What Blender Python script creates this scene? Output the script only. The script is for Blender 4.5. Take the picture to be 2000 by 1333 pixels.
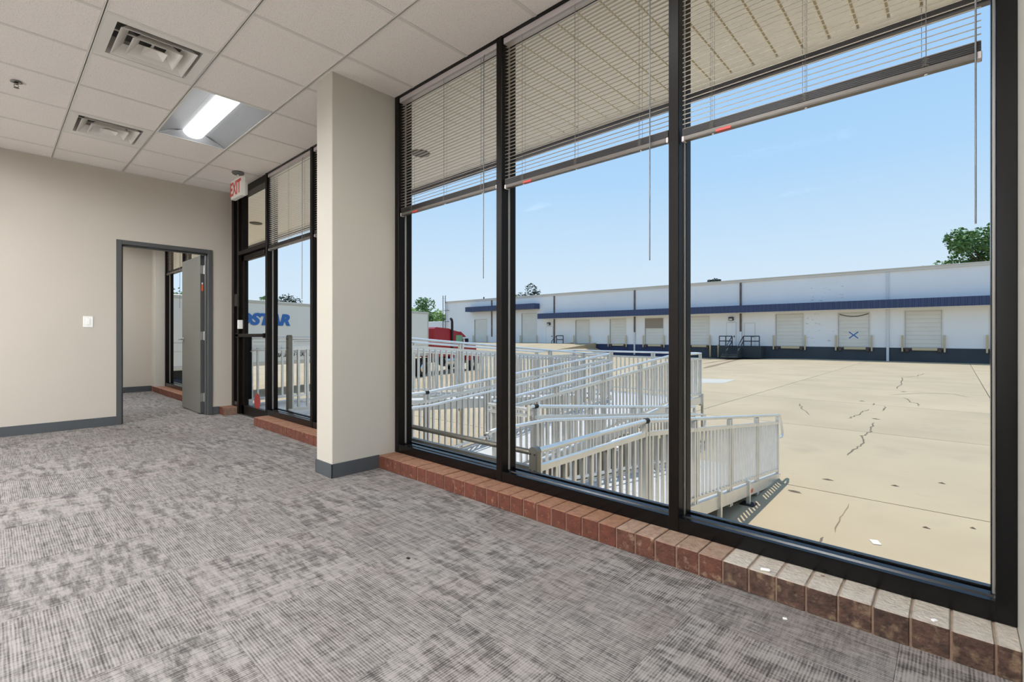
import bpy, math, random
from mathutils import Vector, Matrix
random.seed(7)
R = math.radians
for o in list(bpy.data.objects):
    bpy.data.objects.remove(o)
SC = bpy.context.scene
COL = SC.collection

# ------------------------------------------------------------------ camera, sky, sun, exposure
FPX, YAW, HZ, CAMZ = 939.53, R(42.5415), 656.52, 1.0286
cam = bpy.data.cameras.new('camera')
cam.sensor_width = 36.0
cam.lens = FPX / 2000.0 * 36.0
cam.shift_y = (HZ - 666.5) / 2000.0
cam.clip_start, cam.clip_end = 0.05, 600
camo = bpy.data.objects.new('camera', cam)
COL.objects.link(camo)
camo.location = (0, 0, CAMZ)
camo.rotation_euler = (R(90), 0, YAW - R(90))
SC.camera = camo

world = bpy.data.worlds.new('sky')
SC.world = world
world.use_nodes = True
wn = world.node_tree.nodes
wl = world.node_tree.links
wn.clear()
w_out = wn.new('ShaderNodeOutputWorld')
w_bg = wn.new('ShaderNodeBackground')
w_tc = wn.new('ShaderNodeTexCoord')
w_sep = wn.new('ShaderNodeSeparateXYZ')
w_rmp = wn.new('ShaderNodeValToRGB')
wl.new(w_tc.outputs['Generated'], w_sep.inputs[0])
wl.new(w_sep.outputs['Z'], w_rmp.inputs[0])
cr = w_rmp.color_ramp
cr.elements[0].position = 0.0
cr.elements[0].color = (0.72, 0.85, 0.97, 1)
cr.elements[1].position = 1.0
cr.elements[1].color = (0.22, 0.45, 0.90, 1)
for pos, c in ((0.12, (0.66, 0.82, 0.97, 1)), (0.30, (0.45, 0.70, 0.98, 1)), (0.5, (0.35, 0.61, 0.97, 1))):
    e = cr.elements.new(pos)
    e.color = c
wl.new(w_rmp.outputs[0], w_bg.inputs[0])
w_bg.inputs[1].default_value = 1.0
wl.new(w_bg.outputs[0], w_out.inputs[0])

sun = bpy.data.lights.new('sun', 'SUN')
sun.energy = 3.6
sun.angle = R(0.53)
sun.color = (1.0, 0.96, 0.90)
suno = bpy.data.objects.new('sun', sun)
COL.objects.link(suno)
suno.location = (20, 20, 60)
suno.rotation_euler = Vector((0.29, 0.18, 1.0)).to_track_quat('Z', 'Y').to_euler()

LAMP = 185.0          # emission of the added, unseen troffers that brighten the room
LAMP_FAR = 6.0       # the dimmer one in view
LAMP_ROOM = 150.0     # added, unseen troffer of the small room
LAMP_MID = 24.0      # added, unseen troffer over the window side
vs = SC.view_settings
vs.view_transform = 'Standard'
vs.look = 'None'
vs.gamma = 1.0
vs.use_curve_mapping = False
vs.exposure = 0.0
SC.cycles.use_denoising = True
SC.cycles.max_bounces = 12
SC.cycles.diffuse_bounces = 6
SC.cycles.glossy_bounces = 4
SC.cycles.transparent_max_bounces = 24
SC.cycles.transmission_bounces = 6
SC.cycles.sample_clamp_indirect = 6.0
SC.cycles.caustics_reflective = False
SC.cycles.caustics_refractive = False

# ------------------------------------------------------------------ dimensions (metres, floor at z = 0)
H = 2.9355            # ceiling
W = 2.2075            # inner face of the storefront
B = 2.0585            # room face of the brick sill
YB = 7.121            # back wall
YR = 11.02            # back wall of the small room behind
PX0, PY0, PY1 = 1.679, 3.302, 3.541   # pillar
XL, YN = -3.7, -2.4   # unseen walls
ROOF = 3.34
CX0, CSX, CY0, CSY = 0.4612, 0.595, 3.6684, 0.61    # ceiling grid
TX0, TY0, TS = 0.565, 0.727, 0.5953                 # carpet grid
G0 = -1.28

def ss(v):
    v = max(0.0, min(1.0, v))
    return v * v * (3 - 2 * v)
def ground(x, y):
    return G0 - 0.22 * ss((y - 10) / 10) + 1.45 * ss((y - 32.5) / 5.5) * ss((x - 36) / 14)

def P(px, py, X=None, Y=None, Z=None):
    """point on a world plane that a picture position shows"""
    t = (px - 1000.0) / FPX
    v = (HZ - py) / FPX
    c, s = math.cos(YAW), math.sin(YAW)
    d = Vector((c + t * s, s - t * c, v))
    if X is not None: k = X / d.x
    elif Y is not None: k = Y / d.y
    else: k = (Z - CAMZ) / d.z
    return Vector((d.x * k, d.y * k, CAMZ + d.z * k))

# ------------------------------------------------------------------ materials
def lin(r, g, b):
    f = lambda u: (u / 255.0) / 12.92 if u / 255.0 <= 0.04045 else ((u / 255.0 + 0.055) / 1.055) ** 2.4
    return (f(r), f(g), f(b), 1)
MATS = {}
def mat(name, col, rough=0.6, metal=0.0, var=0.0, vscale=4.0, bump=0.0, bscale=60.0, rnd=0.0, spec=0.5, coords='Object', stretch=(1, 1, 1), dirt=None, dust=None):
    m = bpy.data.materials.new(name)
    m.use_nodes = True
    nt = m.node_tree
    bs = nt.nodes['Principled BSDF']
    bs.inputs['Base Color'].default_value = col
    bs.inputs['Roughness'].default_value = rough
    bs.inputs['Metallic'].default_value = metal
    bs.inputs['Specular IOR Level'].default_value = spec
    N, L = nt.nodes.new, nt.links.new
    vec = None
    if var or bump or dirt:
        if coords == 'World':
            tc = N('ShaderNodeNewGeometry'); src = tc.outputs['Position']
        else:
            tc = N('ShaderNodeTexCoord'); src = tc.outputs[coords]
        mp = N('ShaderNodeMapping')
        mp.inputs['Scale'].default_value = stretch
        L(src, mp.inputs['Vector'])
        if rnd:
            oi = N('ShaderNodeObjectInfo')
            mul = N('ShaderNodeMath'); mul.operation = 'MULTIPLY'; mul.inputs[1].default_value = 53.0
            L(oi.outputs['Random'], mul.inputs[0]); L(mul.outputs[0], mp.inputs['Location'])
        vec = mp.outputs[0]
    cur = None
    if var:
        nz = N('ShaderNodeTexNoise'); nz.inputs['Scale'].default_value = vscale; nz.inputs['Detail'].default_value = 6
        L(vec, nz.inputs['Vector'])
        mr = N('ShaderNodeMapRange'); mr.inputs[1].default_value = 0.3; mr.inputs[2].default_value = 0.7
        mr.inputs[3].default_value = 1 - var; mr.inputs[4].default_value = 1 + var
        L(nz.outputs[0], mr.inputs[0])
        mx = N('ShaderNodeMix'); mx.data_type = 'RGBA'; mx.blend_type = 'MULTIPLY'; mx.inputs[0].default_value = 1
        mx.inputs[6].default_value = col
        L(mr.outputs[0], mx.inputs[7]); cur = mx.outputs[2]
    if dirt:
        dcol, dscale, lo, hi = dirt
        nz = N('ShaderNodeTexNoise'); nz.inputs['Scale'].default_value = dscale; nz.inputs['Detail'].default_value = 8
        L(vec, nz.inputs['Vector'])
        mr = N('ShaderNodeMapRange'); mr.inputs[1].default_value = lo; mr.inputs[2].default_value = hi
        L(nz.outputs[0], mr.inputs[0])
        mx = N('ShaderNodeMix'); mx.data_type = 'RGBA'
        L(mr.outputs[0], mx.inputs[0])
        if cur: L(cur, mx.inputs[6])
        else: mx.inputs[6].default_value = col
        mx.inputs[7].default_value = dcol
        cur = mx.outputs[2]
    if rnd:
        oi = N('ShaderNodeObjectInfo')
        mr = N('ShaderNodeMapRange'); mr.inputs[3].default_value = 1 - rnd; mr.inputs[4].default_value = 1 + rnd
        L(oi.outputs['Random'], mr.inputs[0])
        mx = N('ShaderNodeMix'); mx.data_type = 'RGBA'; mx.blend_type = 'MULTIPLY'; mx.inputs[0].default_value = 1
        if cur: L(cur, mx.inputs[6])
        else: mx.inputs[6].default_value = col
        L(mr.outputs[0], mx.inputs[7]); cur = mx.outputs[2]
    if dust:     # settled dust on upward faces
        ge = N('ShaderNodeNewGeometry'); sp_ = N('ShaderNodeSeparateXYZ'); L(ge.outputs['True Normal'], sp_.inputs[0])
        nz = N('ShaderNodeTexNoise'); nz.inputs['Scale'].default_value = 30; nz.inputs['Detail'].default_value = 6
        L(ge.outputs['Position'], nz.inputs['Vector'])
        m1 = N('ShaderNodeMapRange'); m1.inputs[1].default_value = 0.25; m1.inputs[2].default_value = 0.6; m1.inputs[3].default_value = 1 - dust[2]; m1.inputs[4].default_value = 1.0
        L(nz.outputs[0], m1.inputs[0])
        m2 = N('ShaderNodeMath'); m2.operation = 'MULTIPLY'; m2.use_clamp = True; L(sp_.outputs[2], m2.inputs[0]); L(m1.outputs[0], m2.inputs[1])
        m3 = N('ShaderNodeMath'); m3.operation = 'MULTIPLY'; L(m2.outputs[0], m3.inputs[0]); m3.inputs[1].default_value = dust[1]
        mx = N('ShaderNodeMix'); mx.data_type = 'RGBA'; L(m3.outputs[0], mx.inputs[0])
        if cur: L(cur, mx.inputs[6])
        else: mx.inputs[6].default_value = col
        mx.inputs[7].default_value = dust[0]; cur = mx.outputs[2]
    if cur: L(cur, bs.inputs['Base Color'])
    if bump:
        nz = N('ShaderNodeTexNoise'); nz.inputs['Scale'].default_value = bscale; nz.inputs['Detail'].default_value = 4
        L(vec, nz.inputs['Vector'])
        bp = N('ShaderNodeBump'); bp.inputs['Strength'].default_value = bump; bp.inputs['Distance'].default_value = 0.01
        L(nz.outputs[0], bp.inputs['Height']); L(bp.outputs[0], bs.inputs['Normal'])
    MATS[name] = m
    return m

def emis(name, col, strength):
    m = bpy.data.materials.new(name); m.use_nodes = True
    nt = m.node_tree; nt.nodes.clear()
    o = nt.nodes.new('ShaderNodeOutputMaterial'); e = nt.nodes.new('ShaderNodeEmission')
    e.inputs[0].default_value = col; e.inputs[1].default_value = strength
    nt.links.new(e.outputs[0], o.inputs[0])
    MATS[name] = m; return m

def glassmat(name, tint, refl):
    m = bpy.data.materials.new(name); m.use_nodes = True
    nt = m.node_tree; nt.nodes.clear()
    N, L = nt.nodes.new, nt.links.new
    o = N('ShaderNodeOutputMaterial'); mx = N('ShaderNodeMixShader')
    t = N('ShaderNodeBsdfTransparent'); t.inputs[0].default_value = tint
    g = N('ShaderNodeBsdfGlossy'); g.inputs['Roughness'].default_value = 0.02
    fr = N('ShaderNodeFresnel'); fr.inputs[0].default_value = 1.35
    mu = N('ShaderNodeMath'); mu.operation = 'MULTIPLY'; mu.inputs[1].default_value = refl
    L(fr.outputs[0], mu.inputs[0]); L(mu.outputs[0], mx.inputs[0])
    L(t.outputs[0], mx.inputs[1]); L(g.outputs[0], mx.inputs[2]); L(mx.outputs[0], o.inputs[0])
    MATS[name] = m; return m

mat('wall_bounce', lin(240, 239, 236), 0.75, var=0.015, vscale=2.0, coords='World')  # unseen walls made whiter to bounce more light onto the ceiling
mat("wall", lin(186, 178, 167), 0.75, var=0.015, vscale=2.0, bump=0.05, bscale=250, coords='World')
mat('pillar', lin(188, 183, 172), 0.75, var=0.015, vscale=2.0, bump=0.05, bscale=250, coords='World')
mat('base', lin(70, 74, 78), 0.45, var=0.05, vscale=8)
mat('doorpaint', lin(72, 74, 74), 0.42, var=0.03, vscale=5)
mat('doorleaf', lin(100, 99, 92), 0.4, var=0.04, vscale=3)
mat('steel', lin(200, 200, 198), 0.32, metal=0.9)
mat('bronze', lin(18, 13, 10), 0.4, metal=0.0, spec=0.14, var=0.12, vscale=9, coords='World')
mat('black_frame', lin(6, 6, 7), 0.22, metal=0.0, spec=0.35, var=0.15, vscale=12, coords='World')
mat('bead', lin(150, 146, 140), 0.4, metal=0.4)
mat('sprinkler', lin(128, 126, 122), 0.2, metal=1.0)
mat('tee', lin(226, 222, 216), 0.5)
mat('white_metal', lin(235, 232, 226), 0.45)
mat('reflector', lin(150, 153, 156), 0.5)
mat("plenum", lin(96, 94, 90), 0.6)
mat('duct_black', lin(12, 12, 12), 0.8)
mat('blind_white', lin(236, 232, 224), 0.45)
mat('blind_slat', lin(188, 178, 166), 0.4, metal=0.2)
mat('blind_rail', lin(196, 188, 186), 0.4, metal=0.3)
mat('blind_bottom', lin(104, 98, 92), 0.38, metal=0.4)
mat('blind_dark', lin(46, 44, 44), 0.45, metal=0.2)
mat('cord', lin(120, 116, 110), 0.7)
mat('wand', lin(110, 114, 118), 0.25)
mat('white_plastic', lin(238, 237, 232), 0.35)
mat('red_label', lin(196, 70, 58), 0.5)
mat('decal_red', lin(128, 44, 40), 0.5)
mat('orange', lin(220, 96, 50), 0.5)
mat('mortar', lin(122, 98, 82), 0.9, var=0.15, vscale=30, bump=0.3, bscale=160, coords='World', dust=(lin(180, 160, 140), 0.8, 0.4))
mat('brick', lin(92, 48, 33), 0.85, var=0.25, vscale=24, bump=0.5, bscale=90, rnd=0.10, dirt=(lin(160, 122, 98), 34, 0.60, 0.85), dust=(lin(158, 118, 92), 0.8, 0.5))
mat('brick_dusty', lin(84, 50, 37), 0.88, var=0.3, vscale=26, bump=0.6, bscale=90, rnd=0.10, dirt=(lin(150, 128, 106), 30, 0.55, 0.80), dust=(lin(168, 142, 122), 0.85, 0.5))
mat('brick_grimy', lin(70, 50, 41), 0.9, var=0.45, vscale=34, bump=0.8, bscale=70, rnd=0.12, dirt=(lin(126, 106, 84), 26, 0.52, 0.75), dust=(lin(198, 189, 176), 0.95, 0.28))
mat('soffit', lin(254, 251, 244), 0.55, var=0.02, vscale=3)
mat('soffit_gap', lin(190, 178, 150), 0.7)
mat('fascia', lin(92, 92, 100), 0.5, metal=0.2)
mat('roofing', lin(120, 118, 114), 0.9)
mat('alu', lin(228, 227, 222), 0.32, metal=0.72, var=0.05, vscale=7, coords='World')
mat('alu_deck', lin(206, 206, 204), 0.5, metal=0.1, var=0.05, vscale=9, coords='World', bump=0.1, bscale=120)
mat('alu_shaded', lin(126, 122, 112), 0.42, metal=0.6, var=0.06, vscale=7, coords='World')  # alu darkened: shade beside the building put into the colour
mat('rubber', lin(28, 28, 28), 0.8)
mat('concrete', lin(184, 165, 133), 0.88, var=0.09, vscale=0.45, bump=0.25, bscale=40, coords='World', rnd=0.03, dirt=(lin(164, 148, 122), 0.9, 0.58, 0.85))
mat('concrete_pale', lin(192, 186, 172), 0.88, var=0.05, vscale=0.8, coords='World')
mat('crack', lin(112, 100, 82), 0.95)
mat('stain', lin(142, 122, 96), 0.95, var=0.2, vscale=2.0, coords='World')
mat('earth', lin(150, 140, 118), 0.95, var=0.1, vscale=0.1, coords='World')
mat('facade', lin(236, 236, 236), 0.8, var=0.035, vscale=0.25, coords='World', dirt=(lin(200, 200, 200), 0.9, 0.70, 0.95))
mat('facade_weather', lin(236, 236, 236), 0.8, var=0.035, vscale=0.25, coords='World', dirt=(lin(130, 130, 128), 1.7, 0.62, 0.76), stretch=(1, 1, 2.5))
mat('coping', lin(214, 210, 202), 0.7, var=0.05, vscale=0.5, coords='World')
mat('plinth', lin(62, 68, 74), 0.8, var=0.15, vscale=0.6, coords='World')
mat('plinth_navy', lin(48, 58, 92), 0.8, var=0.12, vscale=0.6, coords='World')
mat('awning', lin(58, 70, 104), 0.5, var=0.06, vscale=0.6, coords='World')
mat('dock_door', lin(222, 219, 211), 0.6, var=0.03, vscale=1.0, coords='World')
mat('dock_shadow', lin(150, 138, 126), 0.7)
mat('tan', lin(206, 186, 150), 0.7)
mat('rust', lin(92, 76, 66), 0.8)
mat('dark_rail', lin(50, 54, 62), 0.6)
mat('stair_dark', lin(58, 62, 64), 0.8)
mat('downspout', lin(214, 216, 218), 0.6)
mat('downspout_rusty', lin(110, 98, 92), 0.8, var=0.3, vscale=2, coords='World')
mat('trailer_white', lin(226, 224, 214), 0.5, var=0.02, vscale=0.6)
mat('trailer_trim', lin(196, 192, 180), 0.45, metal=0.3)
mat('letter_blue', lin(40, 104, 176), 0.5)
mat('letter_black', lin(40, 40, 42), 0.5)
mat('truck_red', lin(158, 30, 42), 0.3)
mat('truck_dark', lin(26, 26, 28), 0.6)
mat('truck_glass', lin(120, 168, 130), 0.1)
mat('chrome', lin(210, 210, 210), 0.2, metal=1.0)
mat('bark', lin(88, 74, 58), 0.9, var=0.2, vscale=6)
mat('leaf', lin(104, 138, 74), 0.65, var=0.25, vscale=0.9, coords='World')
mat('leaf_bright', lin(146, 176, 62), 0.65, var=0.25, vscale=0.6, coords='World')
mat('leaf_dark', lin(52, 68, 48), 0.7, var=0.25, vscale=0.6, coords='World')
mat('paper', lin(240, 240, 238), 0.8)
mat('wood_board', lin(150, 116, 78), 0.8, var=0.2, vscale=2, coords='World', stretch=(1, 8, 1))
emis('lens', (0.97, 0.985, 1.0, 1), LAMP)
emis('lens_added_mid', (0.97, 0.985, 1.0, 1), LAMP_MID)
emis('lens_added_room', (0.97, 0.985, 1.0, 1), LAMP_ROOM)
emis('lens_dim', (1.0, 1.0, 1.0, 1), LAMP_FAR)
glassmat('glass', (0.985, 0.99, 0.99, 1), 0.003)

def carpet(name, blot):
    m = bpy.data.materials.new(name); m.use_nodes = True
    nt = m.node_tree; N, L = nt.nodes.new, nt.links.new
    bs = nt.nodes['Principled BSDF']; bs.inputs['Roughness'].default_value = 0.95
    bs.inputs['Specular IOR Level'].default_value = 0.1
    tc = N('ShaderNodeTexCoord'); oi = N('ShaderNodeObjectInfo')
    mu = N('ShaderNodeMath'); mu.operation = 'MULTIPLY'; mu.inputs[1].default_value = 61.0
    L(oi.outputs['Random'], mu.inputs[0])
    ad = N('ShaderNodeVectorMath'); ad.operation = 'ADD'
    L(tc.outputs['Object'], ad.inputs[0]); L(mu.outputs[0], ad.inputs[1])
    def noise(scale, det, rough=0.5):
        mp = N('ShaderNodeMapping'); mp.inputs['Scale'].default_value = scale
        L(ad.outputs[0], mp.inputs[0])
        n = N('ShaderNodeTexNoise'); n.inputs['Scale'].default_value = 1.0; n.inputs['Detail'].default_value = det
        n.inputs['Roughness'].default_value = rough
        L(mp.outputs[0], n.inputs['Vector']); return n.outputs[0]
    plain = blot < 0.5
    yarn = noise((110, 10, 1) if plain else (120, 20, 1), 2, 0.6)   # pile running along local y
    cross = noise((16, 130, 1), 3, 0.6)           # fine cross weave
    streak = noise((30, 1.6, 1), 2)               # long streaks
    blotn = noise((5.5, 21, 1), 4, 0.68)          # dark blotches across the pile
    tone = noise((2.2, 2.2, 1), 2)
    def mad(a, k, c):
        x = N('ShaderNodeMath'); x.operation = 'MULTIPLY_ADD'; L(a, x.inputs[0]); x.inputs[1].default_value = k
        if isinstance(c, (int, float)): x.inputs[2].default_value = c
        else: L(c, x.inputs[2])
        return x.outputs[0]
    sx = N('ShaderNodeSeparateXYZ'); L(tc.outputs['Object'], sx.inputs[0])
    ph = mad(cross, 1.6, mad(sx.outputs[0], 2 * math.pi / 0.0095, 0.0))
    si = N('ShaderNodeMath'); si.operation = 'SINE'; L(ph, si.inputs[0])
    ky, kc, ks, kr = (0.80, 0.65, 0.35, 0.13) if plain else (0.85, 0.45, 0.20, 0.08)
    bm = N('ShaderNodeMapRange'); bm.interpolation_type = 'SMOOTHSTEP'
    bm.inputs[1].default_value = 0.38; bm.inputs[2].default_value = 0.60
    L(blotn, bm.inputs[0])
    v = mad(yarn, ky, 0.5 - (ky + kc + ks + blot) / 2 + (0.04 if plain else -0.02))
    v = mad(cross, kc, v)
    v = mad(streak, ks, v)
    v = mad(si.outputs[0], kr, v)
    v = mad(bm.outputs[0], blot, v)
    sm = N('ShaderNodeMapRange'); sm.interpolation_type = 'SMOOTHSTEP'
    sm.inputs[1].default_value = 0.12; sm.inputs[2].default_value = 0.88
    L(v, sm.inputs[0])
    rp = N('ShaderNodeValToRGB')
    rp.color_ramp.elements[0].color = lin(68, 66, 65)
    rp.color_ramp.elements[1].color = lin(147, 142, 138)
    L(sm.outputs[0], rp.inputs[0])
    tint = N('ShaderNodeMix'); tint.data_type = 'RGBA'; tint.blend_type = 'MULTIPLY'
    tm = N('ShaderNodeMapRange'); tm.inputs[1].default_value = 0.52; tm.inputs[2].default_value = 0.72; tm.inputs[4].default_value = 0.8
    L(tone, tm.inputs[0]); L(tm.outputs[0], tint.inputs[0])
    L(rp.outputs[0], tint.inputs[6]); tint.inputs[7].default_value = (1.02, 0.96, 0.95, 1)
    L(tint.outputs[2], bs.inputs['Base Color'])
    bp = N('ShaderNodeBump'); bp.inputs['Strength'].default_value = 0.35; bp.inputs['Distance'].default_value = 0.004
    L(yarn, bp.inputs['Height']); L(bp.outputs[0], bs.inputs['Normal'])
    MATS[name] = m
carpet('carpet_plain', 0.10)
carpet('carpet_blotchy', 0.30)

def tilemat():
    m = bpy.data.materials.new('ceiling_tile'); m.use_nodes = True
    nt = m.node_tree; N, L = nt.nodes.new, nt.links.new
    bs = nt.nodes['Principled BSDF']; bs.inputs['Roughness'].default_value = 0.9; bs.inputs['Specular IOR Level'].default_value = 0.15
    g = N('ShaderNodeNewGeometry')
    n = N('ShaderNodeTexNoise'); n.inputs['Scale'].default_value = 150; n.inputs['Detail'].default_value = 3
    L(g.outputs['Position'], n.inputs['Vector'])
    mr = N('ShaderNodeMapRange'); mr.inputs[1].default_value = 0.56; mr.inputs[2].default_value = 0.68
    L(n.outputs[0], mr.inputs[0])
    mx = N('ShaderNodeMix'); mx.data_type = 'RGBA'
    L(mr.outputs[0], mx.inputs[0]); mx.inputs[6].default_value = lin(248, 242, 237); mx.inputs[7].default_value = lin(216, 210, 204)
    L(mx.outputs[2], bs.inputs['Base Color'])
    bp = N('ShaderNodeBump'); bp.inputs['Strength'].default_value = 0.25; bp.inputs['Distance'].default_value = 0.003; bp.invert = True
    L(mr.outputs[0], bp.inputs['Height']); L(bp.outputs[0], bs.inputs['Normal'])
    MATS['ceiling_tile'] = m
tilemat()

# ------------------------------------------------------------------ mesh helpers
class MB:
    def __init__(s): s.v, s.f, s.sm = [], [], []
    def add(s, vs, fs, smooth=False):
        b = len(s.v); s.v += [tuple(p) for p in vs]
        for f in fs: s.f.append([b + i for i in f]); s.sm.append(smooth)
        return s
    def box(s, x0, x1, y0, y1, z0, z1):
        v = [(x0, y0, z0), (x1, y0, z0), (x1, y1, z0), (x0, y1, z0), (x0, y0, z1), (x1, y0, z1), (x1, y1, z1), (x0, y1, z1)]
        return s.add(v, [(3, 2, 1, 0), (4, 5, 6, 7), (0, 1, 5, 4), (1, 2, 6, 5), (2, 3, 7, 6), (3, 0, 4, 7)])
    def cbox(s, x0, x1, y0, y1, z0, z1, c=0.003):
        """box with chamfered edges"""
        import itertools
        lo, hi = (x0, y0, z0), (x1, y1, z1)
        v, idx = [], {}
        for corner in itertools.product((0, 1), repeat=3):
            for ax in range(3):
                p = []
                for k in range(3):
                    b = (lo, hi)[corner[k]][k]
                    p.append(b if k == ax else b + (c if corner[k] == 0 else -c))
                idx[(corner, ax)] = len(v); v.append(p)
        f = []
        for ax in range(3):
            o = [k for k in range(3) if k != ax]
            for side in (0, 1):
                q = []
                for a, b in ((0, 0), (1, 0), (1, 1), (0, 1)):
                    cn = [0, 0, 0]; cn[ax] = side; cn[o[0]] = a; cn[o[1]] = b
                    q.append(idx[(tuple(cn), ax)])
                f.append(q)
        for ax in range(3):
            o = [k for k in range(3) if k != ax]
            for a in (0, 1):
                for b in (0, 1):
                    c0 = [0, 0, 0]; c1 = [0, 0, 0]
                    c0[o[0]] = c1[o[0]] = a; c0[o[1]] = c1[o[1]] = b; c1[ax] = 1
                    f.append([idx[(tuple(c0), o[0])], idx[(tuple(c1), o[0])], idx[(tuple(c1), o[1])], idx[(tuple(c0), o[1])]])
        for corner in itertools.product((0, 1), repeat=3):
            f.append([idx[(corner, 0)], idx[(corner, 1)], idx[(corner, 2)]])
        return s.add(v, f)
    def bar(s, a, b, w, h, up=(0, 0, 1)):
        a, b = Vector(a), Vector(b); d = (b - a).normalized(); u = Vector(up)
        side = d.cross(u)
        if side.length < 1e-6: side = d.cross(Vector((1, 0, 0)))
        side.normalize(); u = side.cross(d).normalized()
        v = []
        for p in (a, b):
            for i, j in ((-1, -1), (1, -1), (1, 1), (-1, 1)): v.append(p + side * (w / 2 * i) + u * (h / 2 * j))
        return s.add(v, [(3, 2, 1, 0), (4, 5, 6, 7), (0, 1, 5, 4), (1, 2, 6, 5), (2, 3, 7, 6), (3, 0, 4, 7)])
    def tube(s, pts, r, n=8, cap=True):
        pts = [Vector(p) for p in pts]; m = len(pts); rings = []
        rs = r if isinstance(r, (list, tuple)) else [r] * m
        ref = None
        for i, p in enumerate(pts):
            d = (pts[min(i + 1, m - 1)] - pts[max(i - 1, 0)]).normalized()
            if ref is None:
                ref = Vector((0, 0, 1)) if abs(d.z) < 0.9 else Vector((1, 0, 0))
            u = (ref - d * ref.dot(d)).normalized(); w = d.cross(u); ref = u
            rings.append([p + (u * math.cos(2 * math.pi * k / n) + w * math.sin(2 * math.pi * k / n)) * rs[i] for k in range(n)])
        v = [q for ring in rings for q in ring]
        f = []
        for i in range(m - 1):
            for k in range(n):
                f.append((i * n + k, i * n + (k + 1) % n, (i + 1) * n + (k + 1) % n, (i + 1) * n + k))
        s.add(v, f, True)
        if cap:
            s.add(rings[0], [tuple(reversed(range(n)))]); s.add(rings[-1], [tuple(range(n))])
        return s
    def lathe(s, prof, n=16, c=(0, 0, 0)):
        v, f = [], []
        for r, z in prof:
            for k in range(n):
                a = 2 * math.pi * k / n; v.append((c[0] + r * math.cos(a), c[1] + r * math.sin(a), c[2] + z))
        for i in range(len(prof) - 1):
            for k in range(n):
                f.append((i * n + k, i * n + (k + 1) % n, (i + 1) * n + (k + 1) % n, (i + 1) * n + k))
        return s.add(v, f, True)
    def prism(s, poly, axis, a0, a1, smooth=False):
        """extrude a polygon (2-tuples) along axis; poly is given in the two other axes in xyz order"""
        def mk(p, a):
            if axis == 0: return (a, p[0], p[1])
            if axis == 1: return (p[0], a, p[1])
            return (p[0], p[1], a)
        n = len(poly)
        v = [mk(p, a0) for p in poly] + [mk(p, a1) for p in poly]
        f = [tuple(reversed(range(n))), tuple(range(n, 2 * n))]
        s.add(v, f)
        s.add(v, [(k, (k + 1) % n, n + (k + 1) % n, n + k) for k in range(n)], smooth)
        return s
    def sheet(s, prof, axis, a0, a1, th):
        """curved sheet: open profile given thickness th"""
        pts = [Vector((p[0], p[1])) for p in prof]; nn = []
        for i in range(len(pts)):
            d = pts[min(i + 1, len(pts) - 1)] - pts[max(i - 1, 0)]
            nn.append(Vector((-d.y, d.x)).normalized())
        poly = [tuple(p) for p in pts] + [tuple(p + q * th) for p, q in reversed(list(zip(pts, nn)))]
        return s.prism(poly, axis, a0, a1)
    def mesh(s, name, m=None):
        me = bpy.data.meshes.new(name)
        me.from_pydata(s.v, [], s.f)
        me.polygons.foreach_set('use_smooth', s.sm)
        if m: me.materials.append(MATS[m])
        me.validate()
        import bmesh
        bm = bmesh.new(); bm.from_mesh(me); bmesh.ops.recalc_face_normals(bm, faces=bm.faces); bm.to_mesh(me); bm.free()
        me.update()
        return me
    def build(s, name, m, parent=None, loc=(0, 0, 0), rot=None):
        return link(name, s.mesh(name, m), parent, loc, rot)

def link(name, data, parent=None, loc=(0, 0, 0), rot=None):
    o = bpy.data.objects.new(name, data)
    COL.objects.link(o)
    o.location = loc
    if rot: o.rotation_euler = rot
    if parent: o.parent = parent
    return o
def empty(name, loc=(0, 0, 0), rz=0):
    o = bpy.data.objects.new(name, None); COL.objects.link(o)
    o.location = loc; o.rotation_euler = (0, 0, rz); o.empty_display_size = 0.1
    return o
def tag(o, label=None, cat=None, group=None, kind=None):
    if label: o['label'] = label
    if cat: o['category'] = cat
    if group: o['group'] = group
    if kind: o['kind'] = kind
    return o
def structure(o, label, cat):
    return tag(o, label, cat, kind='structure')
def copy_tree(o, parent=None):
    c = o.copy(); COL.objects.link(c); c.parent = parent
    for ch in list(o.children):
        copy_tree(ch, c)
    return c
def text(name, body, size, m, parent, loc, rot, shear=0.0, bold=0.0, ext=0.002, align='LEFT', sx=1.0):
    cu = bpy.data.curves.new(name, 'FONT'); cu.body = body; cu.size = size; cu.shear = shear; cu.offset = bold
    cu.extrude = ext; cu.align_x = align; cu.materials.append(MATS[m]); cu.resolution_u = 4
    f = bpy.data.objects.new(name, cu); COL.objects.link(f)
    bpy.context.view_layer.update()
    me = bpy.data.meshes.new_from_object(f.evaluated_get(bpy.context.evaluated_depsgraph_get()))
    bpy.data.objects.remove(f)
    me.name = name
    o = bpy.data.objects.new(name, me); COL.objects.link(o)
    o.parent = parent; o.location = loc; o.rotation_euler = rot; o.scale = (sx, 1, 1)
    return o

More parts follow.
